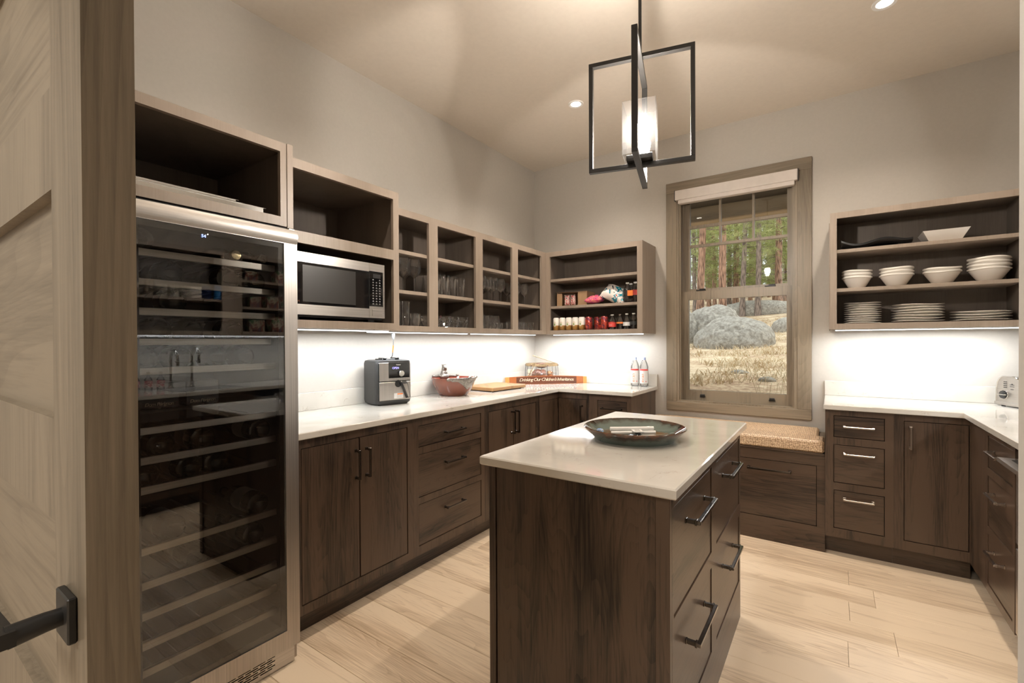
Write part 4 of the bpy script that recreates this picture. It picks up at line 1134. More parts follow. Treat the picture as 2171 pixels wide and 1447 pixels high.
single('sweet_bag', m, M['pink'], 'small pink bag of sweets lying between the cardboard box and the crisp bag', 'bag', (-1.70, 3.735, ZM + .047))
m = pillow((0, 0, 0), .125, .09, .055, 9); m.xf(Matrix.Rotation(.38, 4, 'Y') @ Matrix.Rotation(.75, 4, 'X'))
single('crisp_bag', m, M['chip'], 'white and teal foil crisp bag leaning on the pantry shelf', 'bag', (-1.525, 3.775, ZM + .083))
def soda(name, loc, label, liq, lab, cap, h=.20, r=.031, group=None, fill=.6, lbl=(.35, .6)):
    t = thing(name, label, 'bottle', loc, 0, group)
    m = MB(); m.smooth = True
    m.lathe([(.0001, .004), (r * .7, .0), (r * .95, .008), (r, .03), (r * .93, h * .35), (r, h * .5), (r * .97, h * .62), (r * .72, h * .78), (r * .36, h * .90), (r * .33, h * .94)], 20)
    obj('bottle_shell', m, M['glass'], t, local=True)
    m = MB(); m.smooth = True; k = .965
    m.lathe([(.0001, .006), (r * .68, .004), (r * .93 * k, .01), (r * k, .03), (r * .93 * k, h * .35), (r * k, h * .5), (r * k * .97, h * fill), (.0001, h * fill)], 20)
    obj('drink', m, liq, t, local=True)
    m = MB(); m.smooth = True; m.lathe([(r * 1.01, h * lbl[0]), (r * 1.02, h * lbl[1])], 20); obj('paper_label', m, lab, t, local=True)
    m = MB(); m.smooth = True; m.lathe([(r * .40, h * .93), (r * .42, h * .94), (r * .42, h * 1.0), (.0001, h * 1.0)], 16); obj('cap', m, cap, t, local=True)
    return t
cola = M['colaliq']
soda('soda_bottle', (-1.405, 3.73, ZM), 'first dark soda bottle of the shrink-wrapped pack beside the crisp bag', cola, M['darkprint'], M['whitep'], .17, .033, 'wrapped soda pack', .55)
soda('soda_bottle', (-1.335, 3.725, ZM), 'dark soda bottle of the wrapped pack against the cabinet stile', cola, M['redprint'], M['whitep'], .17, .033, 'wrapped soda pack', .55)
soda('soda_bottle', (-1.40, 3.80, ZM), 'dark soda bottle in the back row of the wrapped pack beside the crisp bag', cola, M['darkprint'], M['whitep'], .17, .033, 'wrapped soda pack', .55)
soda('soda_bottle', (-1.33, 3.80, ZM), 'dark soda bottle in the back row of the wrapped pack against the stile', cola, M['redprint'], M['whitep'], .17, .033, 'wrapped soda pack', .55)
m = MB(); m.box(-1.445, -1.295, 3.69, 3.84, ZM + .001, ZM + .135, .03); single('shrink_wrap', m, M['glass'], 'clear shrink wrap around the soda pack with a coral label', 'wrap')
m = MB(); m.box(-1.39, -1.345, 3.6885, 3.6895, ZM + .055, ZM + .10, .0003); obj('coral_label', m, M['orangeprint'], bpy.data.objects['shrink_wrap'])
# cans
def can_parts(r, h, a, b2, split, label, loc, group, cup=True):
    t = thing('drink_can', label, 'can', loc, 0, group)
    m = MB(); m.smooth = True
    m.lathe([(.0001, .003), (r * .75, .0), (r * .82, .002), (r, .010), (r, h * split)], 22); obj('lower_body', m, a, t, local=True)
    m = MB(); m.smooth = True
    m.lathe([(r, h * split), (r, h * .90), (r * .80, h * .975), (r * .82, h * .985), (r * .80, h * .99), (r * .74, h * .975), (.0001, h * .975)], 22); obj('upper_body', m, b2, t, local=True)
    return t
xs = [-2.068, -2.004, -1.940, -1.876, -1.812]
ordn5 = ['first white and gold can, beside the corner stile', 'second white and gold can in the row from the corner', 'third white and gold can, middle of its row', 'fourth white and gold can in the row from the corner', 'last white and gold can, next to the red can']
for i, x in enumerate(xs):
    t = can_parts(.029, .122, M['goldcan'], M['white'], .42, ordn5[i], (x, 3.70, ZB), 'white and gold cans')
    m = MB()
    for k in range(16):
        pass
    m.smooth = True
    n_ = 14; o = 0; R_ = .0293
    c_ = len(m.v); m.v.append(Vector((0, -R_, .062)))
    for k in range(n_):
        a = 2 * PI * k / n_; u = .017 * math.cos(a); z = .062 + .022 * math.sin(a)
        th = u / R_; m.v.append(Vector((R_ * math.sin(th), -R_ * math.cos(th), z)))
    for k in range(n_): m.face((0, 1 + k, 1 + (k + 1) % n_))
    obj('oval_label', m, M['cream'], t, local=True)
    m = MB(); m.box(-.006, .006, -R_ - .0008, -R_ + .0001, .052, .068); obj('leaf_mark', m, plain('green_print', (.25, .38, .12), .5) if i == 0 else MATS['green_print'], t, local=True)
for (x, y, lab, a) in ((-1.745, 3.70, 'first red can, in front beside the gold cans', 'redcan'), (-1.690, 3.76, 'red can set back behind the front row', 'redcan'), (-1.640, 3.755, 'silver and red can set back between the red cans', 'silver'), (-1.600, 3.70, 'last red can, beside the cola with the red label', 'redcan')):
    if a == 'silver': can_parts(.031, .122, M['redprint'], M['steelp'], .4, lab, (x, y, ZB), 'red cans')
    else: can_parts(.031, .122, M['redcan'], M['redcan'], .5, lab, (x, y, ZB), 'red cans')
soda('soda_bottle', (-1.572, 3.775, ZB), 'cola bottle half hidden behind the red-labelled one', cola, M['redprint'], M['steelp'], .13, .026, None, .55)
red_cola = soda('soda_bottle', (-1.532, 3.71, ZB), 'small cola bottle with a red label on the pantry bottom shelf', cola, M['redprint'], M['whitep'], .133, .032, None, .50, (.2, .5))
obj('lettering', text_mb('CC', .018, frameM((-.014, -.0332, .036), (1, 0, 0), (0, 0, 1)), .0003), M['whiteprint'], red_cola, local=True)
soda('soda_bottle', (-1.462, 3.71, ZB), 'clear-topped dark soda bottle next to the red-labelled cola', cola, M['orangeprint'], M['steelp'], .133, .031, None, .42, (.40, .5))
soda('soda_bottle', (-1.402, 3.705, ZB), 'dark soda bottle with a white label, third from the yellow box', cola, M['whiteprint'], M['whitep'], .136, .030, None, .42, (.25, .48))
soda('soda_bottle', (-1.345, 3.71, ZB), 'dark soda bottle next to the yellow printed box', cola, M['darkprint'], M['whitep'], .138, .030, None, .62, (.3, .5))
m = MB(); m.box(-1.312, -1.2795, 3.70, 3.80, ZB, ZB + .135, .001); single('snack_box', m, M['cerealbox'], 'narrow yellow printed box against the pantry cabinet stile', 'box')
m = MB(); m.smooth = True
m.tube([(-.08 + .16 * k / 12, -.004 * math.sin(PI * k / 12), .004 + .006 * math.sin(PI * k / 12)) for k in range(13)], .0022, 6); single('wire_clip', m, M['steelp'], 'thin bent silver wire lying in front of the cans', 'wire', (-1.66, 3.662, ZB + .008))

# ---------------------------------------------------------------- dishes
def wob(m, amt, seed):
    for v in m.v:
        r_ = math.hypot(v.x, v.y)
        if r_ > .02:
            a = math.atan2(v.y, v.x)
            v.z += amt * (r_ / .1) ** 2 * math.sin(3 * a + seed) * .5 + amt * (r_ / .1) ** 2 * math.sin(2 * a + seed * 2) * .5
    return m
def bowl_mesh(R_, h, seed=0):
    m = MB(); m.smooth = True
    m.lathe([(.0001, .002), (R_ * .42, .0), (R_ * .5, .004), (R_ * .72, h * .45), (R_ * .90, h * .80), (R_ * .915, h * .85), (R_ * .985, h * .88), (R_, h * .95), (R_ * .985, h), (R_ * .93, h), (R_ * .66, h * .50), (R_ * .45, .012), (.0001, .010)], 40)
    return wob(m, .004, seed)
words_ = ['bottom', 'second', 'third', 'fourth', 'fifth', 'sixth', 'seventh', 'eighth', 'ninth', 'tenth']
stacks = [(.135, 3, .083, 'small bowl stack by the cabinet side'), (.335, 3, .088, 'second bowl stack from the window side'), (.548, 2, .090, 'shortest bowl stack'), (.750, 4, .094, 'tallest bowl stack')]
for si, (x, n, R_, nm) in enumerate(stacks):
    for k in range(n):
        pos = words_[k] if k < n - 1 else 'topmost'
        single('serving_bowl', bowl_mesh(R_, .078, k + si * 2), M['white'], 'white stoneware bowl, %s of the %s' % (pos, nm), 'bowl', (x, 3.785, 1.6362 + k * .0200), k * 1.1, 'white bowls in the dish cabinet')
def plate_mesh(R_, h, seed=0):
    m = MB(); m.smooth = True
    m.lathe([(.0001, .002), (R_ * .55, .0), (R_ * .62, .003), (R_ * .95, h * .9), (R_, h), (R_ * .985, h + .002), (R_ * .93, h * .92), (R_ * .64, .0065), (.0001, .0055)], 48)
    return wob(m, .0022, seed)
for si, (x, n, R_, h, pitch, nm) in enumerate(((.165, 10, .100, .013, .0142, 'small plate stack'), (.437, 7, .128, .018, .0165, 'middle plate stack'), (.717, 4, .132, .016, .0155, 'low plate stack'))):
    for k in range(n):
        pos = words_[k] if k < n - 1 else 'topmost'
        single('plate', plate_mesh(R_, h, k * 1.7 + si), M['white'], 'white stoneware plate, %s of the %s' % (pos, nm), 'plate', (x, 3.800, 1.4013 + k * pitch), k * 2.3, 'white plates in the dish cabinet')
m = MB(); n = 24; m.smooth = True
for sgn, dz in ((0, 0), (1, .005)):
    pass
o = 0; nx, ny = 30, 8
def platz(u, v): return .010 + .022 * abs(v) ** 2.5 + .020 * max(0, abs(u) - .6) ** 1.5 * 2 + .010 * math.sin(u * 4.2 + .5) * (.3 + abs(v))
for lay in (0, .012):
    for i in range(nx + 1):
        for j in range(ny + 1):
            u, v = i / nx * 2 - 1, j / ny * 2 - 1
            m.v.append(Vector((.178 * u, .085 * v * (1 - .12 * u * u), platz(u, v) + lay)))
S1 = (nx + 1) * (ny + 1)
for lay in (0, 1):
    for i in range(nx):
        for j in range(ny):
            a = lay * S1 + i * (ny + 1) + j
            m.face((a, a + ny + 1, a + ny + 2, a + 1))
edge = [i * (ny + 1) for i in range(nx + 1)] + [nx * (ny + 1) + j for j in range(1, ny + 1)] + [i * (ny + 1) + ny for i in range(nx - 1, -1, -1)] + [j for j in range(ny - 1, 0, -1)]
for k in range(len(edge)):
    a, b2 = edge[k], edge[(k + 1) % len(edge)]; m.face((a, b2, b2 + S1, a + S1))
m.box(-.11, .11, -.04, .04, 0, .009, .003)
single('serving_platter', m, M['blackp'], 'long black wavy platter on the top dish shelf', 'platter', (.228, 3.77, 1.8863))
m = MB()
def sq(h, z): return [(-h, -h, z), (h, -h, z), (h, h, z), (-h, h, z)]
rings = [sq(.070, 0), sq(.104, .066), sq(.100, .066), sq(.068, .006)]
for r_ in rings: m.v += [Vector(p) for p in r_]
for k in range(3):
    for i in range(4):
        m.face((k * 4 + i, k * 4 + (i + 1) % 4, (k + 1) * 4 + (i + 1) % 4, (k + 1) * 4 + i))
m.face((0, 1, 2, 3)); m.face((12, 13, 14, 15))
single('square_dish', m, M['white'], 'flared square white dish on the top dish shelf', 'dish', (.553, 3.79, 1.8863))
def pins(x, z):
    pass

# ---------------------------------------------------------------- air fryer
fz = .9152
af = thing('air_fryer', 'charcoal and stainless air fryer on the counter under the microwave side cabinets', 'air fryer', (-2.320, 1.960, fz), math.radians(-12.5))
def rrect(hx, hy, r, n=5):
    pts = []
    for cx_, cy_, a0 in ((hx - r, hy - r, 0), (-hx + r, hy - r, 90), (-hx + r, -hy + r, 180), (hx - r, -hy + r, 270)):
        for k in range(n + 1):
            a = math.radians(a0 + 90 * k / n); pts.append((cx_ + r * math.cos(a), cy_ + r * math.sin(a)))
    return pts
def loft(levels, r=.03, n=5):
    """levels: (hx, hy, z)"""
    m = MB(); m.smooth = True
    N_ = 4 * (n + 1)
    for hx, hy, z in levels: m.v += [Vector((p[0], p[1], z)) for p in rrect(hx, hy, min(r, hx * .9, hy * .9), n)]
    for i in range(len(levels) - 1):
        for k in range(N_): m.face((i * N_ + k, i * N_ + (k + 1) % N_, (i + 1) * N_ + (k + 1) % N_, (i + 1) * N_ + k))
    m.face(list(range(N_))); m.face([(len(levels) - 1) * N_ + k for k in range(N_)])
    return m
obj('housing', loft([(.085, .105, .002), (.094, .118, .012), (.097, .122, .030), (.098, .122, .255), (.094, .118, .272), (.080, .104, .277)], .032), M['char'], af, local=True)
m = MB(); m.box(.06, .0985, -.108, .108, .028, .262, .004); obj('front_body', m, M['blackp'], af, local=True)
m = MB(); m.box(.0975, .103, -.106, .106, .148, .262, .003); fp = obj('front_panel', m, M['steelz'], af, local=True)
m = MB(); m.box(.1028, .1042, -.045, .098, .166, .262, .002); obj('control_panel', m, M['blackgl'], af, local=True)
m = MB(); m.smooth = True; m.lathe([(.019, 0), (.019, .010), (.0175, .0125), (.0001, .0125)], 24); m.xf(Matrix.Translation((.104, .038, .193)) @ Matrix.Rotation(PI / 2, 4, 'Y')); obj('dial', m, M['steelp'], af, local=True)
obj('display_text', text_mb('OPEN', .018, frameM((.1045, -.022, .222), (0, 1, 0), (0, 0, 1)), .0002), M['digitp'], af, local=True)
obj('lettering', text_mb('Instant', .011, frameM((.1045, .006, .244), (0, 1, 0), (0, 0, 1)), .0002), M['whiteprint'], af, local=True)
m = MB(); m.box(.0975, .104, -.107, .107, .030, .143, .003); dw = obj('basket_front', m, M['steelz'], af, local=True)
m = MB(); m.add([(.104, .030, .142), (.104, .078, .142), (.104, .096, .040), (.104, .072, .036), (.128, .036, .132), (.128, .072, .132), (.122, .092, .042), (.122, .076, .040)], [(0, 1, 5, 4), (1, 2, 6, 5), (2, 3, 7, 6), (3, 0, 4, 7), (4, 5, 6, 7), (0, 3, 2, 1)])
obj('basket_handle', m, M['char'], af, local=True, label='charcoal basket handle')
m = MB(); m.add([(.1283, .039, .129), (.1283, .069, .129), (.1224, .089, .045), (.1224, .079, .043)], [(0, 1, 2, 3)]); obj('handle_trim', m, M['steelz'], bpy.data.objects['basket_handle'], local=True)
m = MB(); m.smooth = True; m.lathe([(.0001, 0), (.022, 0), (.022, .001)], 20); m.xf(Matrix.Translation((.1042, .018, .130)) @ Matrix.Rotation(PI / 2, 4, 'Y')); obj('basket_grip_recess', m, M['blackp'], af, local=True)
m = MB(); m.box(.1040, .1044, -.010, .052, .040, .072); st = obj('warning_sticker', m, M['whiteprint'], af, local=True)
m = MB(); m.box(.1044, .1046, .012, .050, .062, .070); obj('sticker_band', m, M['orangeprint'], st, local=True)
m = MB()
for k in range(4): m.box(.1044, .1046, .010, .050 - (k % 2) * .008, .044 + k * .0045, .0458 + k * .0045)
obj('sticker_text', m, M['greyprint'], st, local=True, kind='stuff')
m = MB(); m.box(-.05, .05, -.06, .06, .277, .284, .003); m.box(-.02, .06, -.052, -.03, .284, .290, .002); m.box(-.02, .06, .03, .052, .284, .290, .002); obj('lid', m, M['blackp'], af, local=True)
m = MB()
for sx in (-.07, .07):
    for sy in (-.09, .09): m.cyl((sx, sy, -.0), (sx, sy, .004), .01, 10)
obj('foot', m, M['blackp'], af, local=True)
pc = thing('power_cord', 'power cord with an orange tag hanging from the cabinet to the air fryer', 'cord', (-2.3, 1.99, 1.36))
m = MB(); m.smooth = True; m.tube([(-2.3, 1.99, 1.3675), (-2.3, 1.99, 1.352), (-2.299, 1.991, 1.338), (-2.298, 1.992, 1.318)], [.011, .013, .011, .005], 12); obj('plug', m, M['plug'], pc)
m = MB(); m.smooth = True; m.tube([(-2.298, 1.992, 1.320), (-2.302, 1.995, 1.285), (-2.31, 1.998, 1.25), (-2.318, 2.000, 1.215), (-2.33, 2.0, 1.2045)], .003, 8); obj('cable', m, M['cord'], pc)
m = MB(); m.tube([(-2.303, 1.9955, 1.282), (-2.3135, 1.999, 1.238)], .0042, 8); obj('cord_tag', m, M['orange'], pc)

# ---------------------------------------------------------------- terracotta bowl with pewter figure
def remeshed(mb, voxel, smooth_it=3):
    me = bpy.data.meshes.new('t'); me.from_pydata([tuple(v) for v in mb.v], [], mb.f)
    o = bpy.data.objects.new('t', me); COL.objects.link(o)
    md = o.modifiers.new('r', 'REMESH'); md.mode = 'VOXEL'; md.voxel_size = voxel
    ms = o.modifiers.new('s', 'SMOOTH'); ms.iterations = smooth_it; ms.factor = .5
    bpy.context.view_layer.update()
    e = bpy.data.meshes.new_from_object(o.evaluated_get(bpy.context.evaluated_depsgraph_get()))
    r_ = MB(); r_.smooth = True; r_.add([v.co.copy() for v in e.vertices], [tuple(p.vertices) for p in e.polygons])
    bpy.data.objects.remove(o); bpy.data.meshes.remove(e)
    return r_
BC = Vector((-2.285, 2.545, .9152))
bw = thing('terracotta_bowl', 'round terracotta bowl with a pewter bear figure on its rim', 'bowl', tuple(BC))
BP = [(.0001, .003), (.098, .0), (.104, .005), (.133, .045), (.151, .085), (.159, .115), (.162, .127), (.156, .127)]
m = MB(); m.smooth = True; m.lathe(BP, 48); obj('bowl_body', m, M['terra'], bw, local=True)
m = MB(); m.smooth = True; m.lathe([(.155, .127), (.150, .115), (.138, .085), (.112, .045), (.088, .014), (.0001, .010)], 48); obj('bowl_lining', m, M['terrain'], bw, local=True)
def prof_r(z):
    for (r0, z0), (r1, z1) in zip(BP[1:], BP[2:]):
        if z0 <= z <= z1: return r0 + (r1 - r0) * (z - z0) / (z1 - z0 + 1e-9)
    return .161
m = MB(); nu, nv = 30, 10
a0, a1 = math.radians(-62), math.radians(42)
for lay in (0, 1):
    for i in range(nu + 1):
        u = i / nu; a = a0 + (a1 - a0) * u
        tri = max(0.0, 1 - abs(u - .55) / .30)
        lo = .128 - .022 - .062 * tri ** 1.0
        if u < .08 or u > .92: lo = .112
        for j in range(nv + 1):
            z = lo + (.134 - lo) * j / nv
            r_ = prof_r(min(z, .126)) + (-.002 if lay == 0 else .006 + .003 * noise.noise(Vector((u * 9, j * .7, 1))))
            if j == nv and lay == 1: r_ -= .002
            m.v.append(Vector((r_ * math.cos(a), r_ * math.sin(a), z)))
S1 = (nu + 1) * (nv + 1)
for lay in (0, 1):
    for i in range(nu):
        for j in range(nv):
            q_ = lay * S1 + i * (nv + 1) + j; m.face((q_, q_ + nv + 1, q_ + nv + 2, q_ + 1))
edge = [i * (nv + 1) for i in range(nu + 1)] + [nu * (nv + 1) + j for j in range(1, nv + 1)] + [i * (nv + 1) + nv for i in range(nu - 1, -1, -1)] + [j for j in range(nv - 1, 0, -1)]
for k in range(len(edge)):
    q_, r2 = edge[k], edge[(k + 1) % len(edge)]; m.face((q_, r2, r2 + S1, q_ + S1))
for aa, zz in ((a0 + .02, .122), (a1 - .02, .130), (math.radians(-2), .132)):
    m.ball((.163 * math.cos(aa), .163 * math.sin(aa), zz), .014, .014, .011)
obj('pewter_rear_paws', remeshed(m, .0028, 2), M['pewter'], bw, local=True)
# bear: shoulders, neck, head with muzzle and ears, forepaws over the rim
ha = math.radians(160); hx, hy = .150 * math.cos(ha), .150 * math.sin(ha)
inw = Vector((-math.cos(ha), -math.sin(ha), 0)); sd = Vector((-inw.y, inw.x, 0)); P0 = Vector((hx, hy, 0))
m = MB()
def B(f, s_, z, *r_): c = P0 + inw * f + sd * s_; m.ball((c.x, c.y, z), *r_)
B(-.004, 0, .125, .040, .040, .030); B(0, 0, .150, .026, .026, .034); B(.002, 0, .180, .021, .021, .024)
B(.004, 0, .200, .019, .019, .018); B(.020, 0, .193, .012, .011, .010); B(.028, 0, .191, .006)
B(-.002, .014, .214, .006); B(-.002, -.014, .214, .006)
for sg in (-1, 1):
    for k in range(9):
        t_ = k / 8; ang = ha + sg * (.15 + .50 * t_)
        m.ball((.160 * math.cos(ang), .160 * math.sin(ang), .131 - .004 * t_), .013 - .003 * t_)
    ang = ha + sg * .68; m.ball((.161 * math.cos(ang), .161 * math.sin(ang), .133), .013, .013, .010)
obj('pewter_bear', remeshed(m, .0032, 2), M['pewter'], bw, local=True)

# ---------------------------------------------------------------- cutting board, stave, basket, water bottles
cbd = thing('cutting_board', 'thick end-grain cutting board lying in front of the wooden sign', 'cutting board', (-2.28, 3.05, .9152), math.radians(-3))
m = MB(); m.box(-.155, .155, -.215, .215, .006, .033, .004); obj('board_body', m, M['block'], cbd, local=True)
m = MB()
for sx in (-.12, .12):
    for sy in (-.18, .18): m.cyl((sx, sy, 0), (sx, sy, .006), .010, 10)
obj('foot', m, M['blackp'], cbd, local=True)
A_, B_ = Vector((-2.432, 3.405, 0)), Vector((-1.875, 3.925, 0))
Lh = (B_ - A_).length / 2; mid = (A_ + B_) / 2
sv = thing('wooden_sign', 'varnished barrel stave sign with gold script standing across the counter corner', 'sign', (mid.x, mid.y, .9152), math.atan2(B_.y - A_.y, B_.x - A_.x))
def stave(x0, x1, yo, th, zin=0.0):
    m = MB(); n = 24
    for i in range(n + 1):
        x = x0 + (x1 - x0) * i / n; k = 1 - (x / Lh) ** 2
        yf = -yo - .022 * k; zt = .062 + .014 * k - zin; zb = zin if zin else 0.0
        for p in ((yf, zb), (yf, zt), (yf + th, zt), (yf + th, zb)): m.v.append(Vector((x, p[0], p[1])))
    for i in range(n):
        for j in range(4): m.face((i * 4 + j, i * 4 + (j + 1) % 4, (i + 1) * 4 + (j + 1) % 4, (i + 1) * 4 + j))
    m.face((0, 1, 2, 3)); m.face((n * 4, n * 4 + 1, n * 4 + 2, n * 4 + 3))
    return m
obj('stave_body', stave(-Lh + .036, Lh - .036, .002, .024), M['stave'], sv, local=True)
obj('painted_face', stave(-Lh + .10, Lh - .10, .0026, .0006, .004), M['stavedark'], sv, local=True)
obj('stave_end', stave(-Lh, -Lh + .0355, .004, .028), M['stavelight'], sv, local=True)
obj('stave_end', stave(Lh - .0355, Lh, .004, .028), M['stavelight'], sv, local=True)
tm = text_mb("Drinking Our Children's Inheritance.", .040, frameM((0, 0, .024), (1, 0, 0), (0, 0, 1)), .0004, 'CENTER', .28, .80)
wmx = max(v.x for v in tm.v)
for v in tm.v:
    v.x *= .255 / wmx
    v.y += -.0032 - .022 * (1 - (v.x / Lh) ** 2)
    v.z += .006 * (1 - (v.x / Lh) ** 2)
obj('lettering', tm, M['gold_print'], sv, local=True)
bs = thing('wire_basket', 'drum-shaped wire and wicker basket in the counter corner behind the sign', 'basket', (-2.265, 3.765, .9152))
bp_ = bs.location
m = MB(); m.smooth = True; m.lathe([(.146, .158), (.152, .158), (.152, .182), (.146, .182), (.146, .158)], 40); obj('rim_band', m, M['wicker'], bs, local=True)
for zz in (.012, .09):
    m = MB(); m.smooth = True; m.tube([(.142 * math.cos(2 * PI * k / 32), .142 * math.sin(2 * PI * k / 32), zz) for k in range(32)], .0025, 6, closed=True); obj('hoop', m, M['steelp'], bs, local=True)
for k in range(18):
    a = 2 * PI * k / 18; m = MB(); m.smooth = True
    m.tube([((.152 + .006 * math.sin(PI * t_)) * math.cos(a) if t_ > 0 else .142 * math.cos(a), (.152 + .006 * math.sin(PI * t_)) * math.sin(a) if t_ > 0 else .142 * math.sin(a), .004 + .160 * t_) for t_ in [0, .25, .5, .75, 1]], .0022, 6)
    obj('wire', m, M['plug'], bs, local=True)
m = MB()
m.lathe([(.0001, .004), (.14, .004), (.14, .010), (.0001, .010)], 28); obj('basket_base', m, M['wicker'], bs, local=True)
for k in range(6):
    a = 2 * PI * k / 6 + .4; m = MB(); m.ball((.154 * math.cos(a), .154 * math.sin(a), .166), .0065); obj('knot', m, M['brown'], bs, local=True)
def stick(p0, p1, label):
    m = MB(); m.smooth = True; p0 = Vector(p0); p1 = Vector(p1); m.tube([p0, p0.lerp(p1, .08), p0.lerp(p1, .9), p1], [.005, .0045, .003, .0045], 8)
    return single('wooden_stick', m, M['wicker'], label, 'stick')
stick((-2.335, 3.72, 1.172), (-2.13, 3.80, 1.099), 'thin wooden stick poking up out of the wire basket')
stick((-2.305, 3.60, .985), (-2.235, 3.60, 1.105), 'thin wooden stick slanting across the front of the wire basket')
m = pillow((0, 0, 0), .075, .06, .03, 21); m.xf(Matrix.Rotation(.35, 4, 'X')); single('leather_pouch', m, M['brown'], 'dark brown leather pouch inside the wire basket', 'pouch', (-2.275, 3.73, 1.005), .6)
m = pillow((0, 0, 0), .06, .05, .022, 31); m.xf(Matrix.Rotation(-.2, 4, 'X')); single('leather_pouch', m, M['brown'], 'brown leather pouch heaped over the rim of the wire basket', 'pouch', (-2.285, 3.785, 1.075), .4)
m = MB(); m.smooth = True; m.lathe([(.0001, 0), (.026, 0), (.030, .01), (.030, .085), (.024, .10), (.0001, .103)], 24); single('copper_canister', m, M['copper'], 'shiny copper canister inside the wire basket', 'canister', (-2.185, 3.785, .9255))
m = MB(); m.box(-.03, .03, -.02, .02, 0, .115, .002); single('cream_carton', m, M['cream'], 'cream carton standing inside the wire basket', 'carton', (-2.345, 3.70, .9255), .5)
def water(loc, label, rz):
    t = thing('water_bottle', label, 'bottle', loc, rz, 'water bottles at the end of the counter')
    r = .036
    m = MB(); m.smooth = True
    m.lathe([(.0001, .006), (r * .7, .0), (r * .95, .006), (r, .02), (r * .96, .05), (r, .06), (r, .145), (r * .97, .155), (r, .165), (r * .80, .195), (r * .45, .222), (r * .38, .226), (r * .38, .236)], 24)
    obj('bottle_shell', m, M['glass'], t, local=True)
    m = MB(); m.smooth = True; n = 14; A0, A1 = -PI * .5 - 1.25, -PI * .5 + 1.0
    for i in range(n + 1):
        a = A0 + (A1 - A0) * i / n
        m.v.append(Vector((r * 1.02 * math.cos(a), r * 1.02 * math.sin(a), .028))); m.v.append(Vector((r * 1.02 * math.cos(a), r * 1.02 * math.sin(a), .152)))
    for i in range(n): m.face((2 * i, 2 * i + 2, 2 * i + 3, 2 * i + 1))
    lb = obj('paper_label', m, M['whiteprint'], t, local=True)
    m = MB(); m.smooth = True
    for i in range(n + 1):
        a = A0 + (A1 - A0) * i / n
        m.v.append(Vector((r * 1.028 * math.cos(a), r * 1.028 * math.sin(a), .137))); m.v.append(Vector((r * 1.028 * math.cos(a), r * 1.028 * math.sin(a), .150)))
    for i in range(n): m.face((2 * i, 2 * i + 2, 2 * i + 3, 2 * i + 1))
    obj('label_band', m, M['redprint'], lb, local=True)
    def wrap(mb):
        for v in mb.v:
            th = v.x / r; rr = r * 1.03 - v.y
            v.x, v.y = rr * math.sin(th), -rr * math.cos(th)
        return mb
    tm = text_mb('evian', .036, frameM((-.004, 0, .038), (0, 0, 1), (-1, 0, 0)), .0003); obj('lettering', wrap(tm), M['orangeprint'], lb, local=True)
    m = MB(); m.smooth = True; m.ball((.014, 0, .045), .004, .0005, .004); obj('label_dot', wrap(m), M['redprint'], lb, local=True)
    m = MB(); m.smooth = True; m.lathe([(r * .42, .226), (r * .43, .228), (r * .42, .248), (.0001, .249)], 18); obj('cap', m, M['waterblue'], t, local=True)
water((-1.398, 3.885, .9152), 'water bottle with pale blue cap, the one nearer the corner', .35)
water((-1.318, 3.885, .9152), 'water bottle with pale blue cap, the one nearer the window', .35)

# ---------------------------------------------------------------- toaster
tr = thing('toaster', 'brushed steel toaster with a black dial beside the dish cabinet', 'toaster', (.985, 3.86, .9152), math.radians(24))
prof = []
hy, h = .085, .172
pts = [(-hy, .014), (-hy, .014), (-hy + .004, .10), (-hy + .010, .135), (-hy + .022, .158), (-hy + .045, h), (hy - .045, h), (hy - .022, .158), (hy - .010, .135), (hy - .004, .10), (hy, .014)]
m = MB(); m.smooth = True
for x in (-.165, .165): m.v += [Vector((x, p[0], p[1])) for p in pts]
n = len(pts)
for i in range(n): m.face((i, (i + 1) % n, n + (i + 1) % n, n + i))
m.face(list(range(n))); m.face([n + i for i in range(n)])
obj('shell', m, M['cream'] if False else M['steel'], tr, local=True)
m = MB(); m.smooth = True; m.tube([(-.166, p[0] * 1.02, p[1] + .001) for p in pts[1:]], .0035, 8); obj('edge_trim', m, M['steelp'], tr, local=True)
m = MB(); m.box(-.172, .172, -.092, .092, .006, .026, .003); obj('base_band', m, M['steel'], tr, local=True)
m = MB()
for sx in (-.14, .14):
    for sy in (-.07, .07): m.cyl((sx, sy, 0), (sx, sy, .007), .009, 10)
obj('foot', m, M['blackp'], tr, local=True)
m = MB(); m.smooth = True; m.lathe([(.027, 0), (.027, .004), (.0245, .005)], 28, cap0=True); m.xf(Matrix.Translation((-.166, .028, .068)) @ Matrix.Rotation(-PI / 2, 4, 'Y')); dl = obj('dial', m, M['steelp'], tr, local=True)
m = MB(); m.smooth = True; m.lathe([(.0225, .0), (.0215, .010), (.0001, .012)], 28); m.xf(Matrix.Translation((-.169, .028, .068)) @ Matrix.Rotation(-PI / 2, 4, 'Y')); obj('dial_face', m, M['blackp'], dl, local=True)
m = MB(); m.box(-.186, -.178, -.002, .056, .066, .071, .001); obj('pointer', m, M['steelp'], dl, local=True)
for k in range(4):
    m = MB(); m.box(-.168, -.1655, .010, .034, .108 + k * .0105, .1125 + k * .0105, .001); obj('button', m, M['blackp'], tr, local=True)
m = MB(); m.box(-.166, -.16, -.03, -.012, .10, .104); m.box(-.1672, -.165, -.035, -.008, .116, .119); m.box(-.1672, -.165, -.035, -.008, .126, .129); m.box(-.1672, -.165, -.025, -.018, .129, .134)
obj('slot_icon', m, M['darkprint'], tr, local=True, kind='stuff')

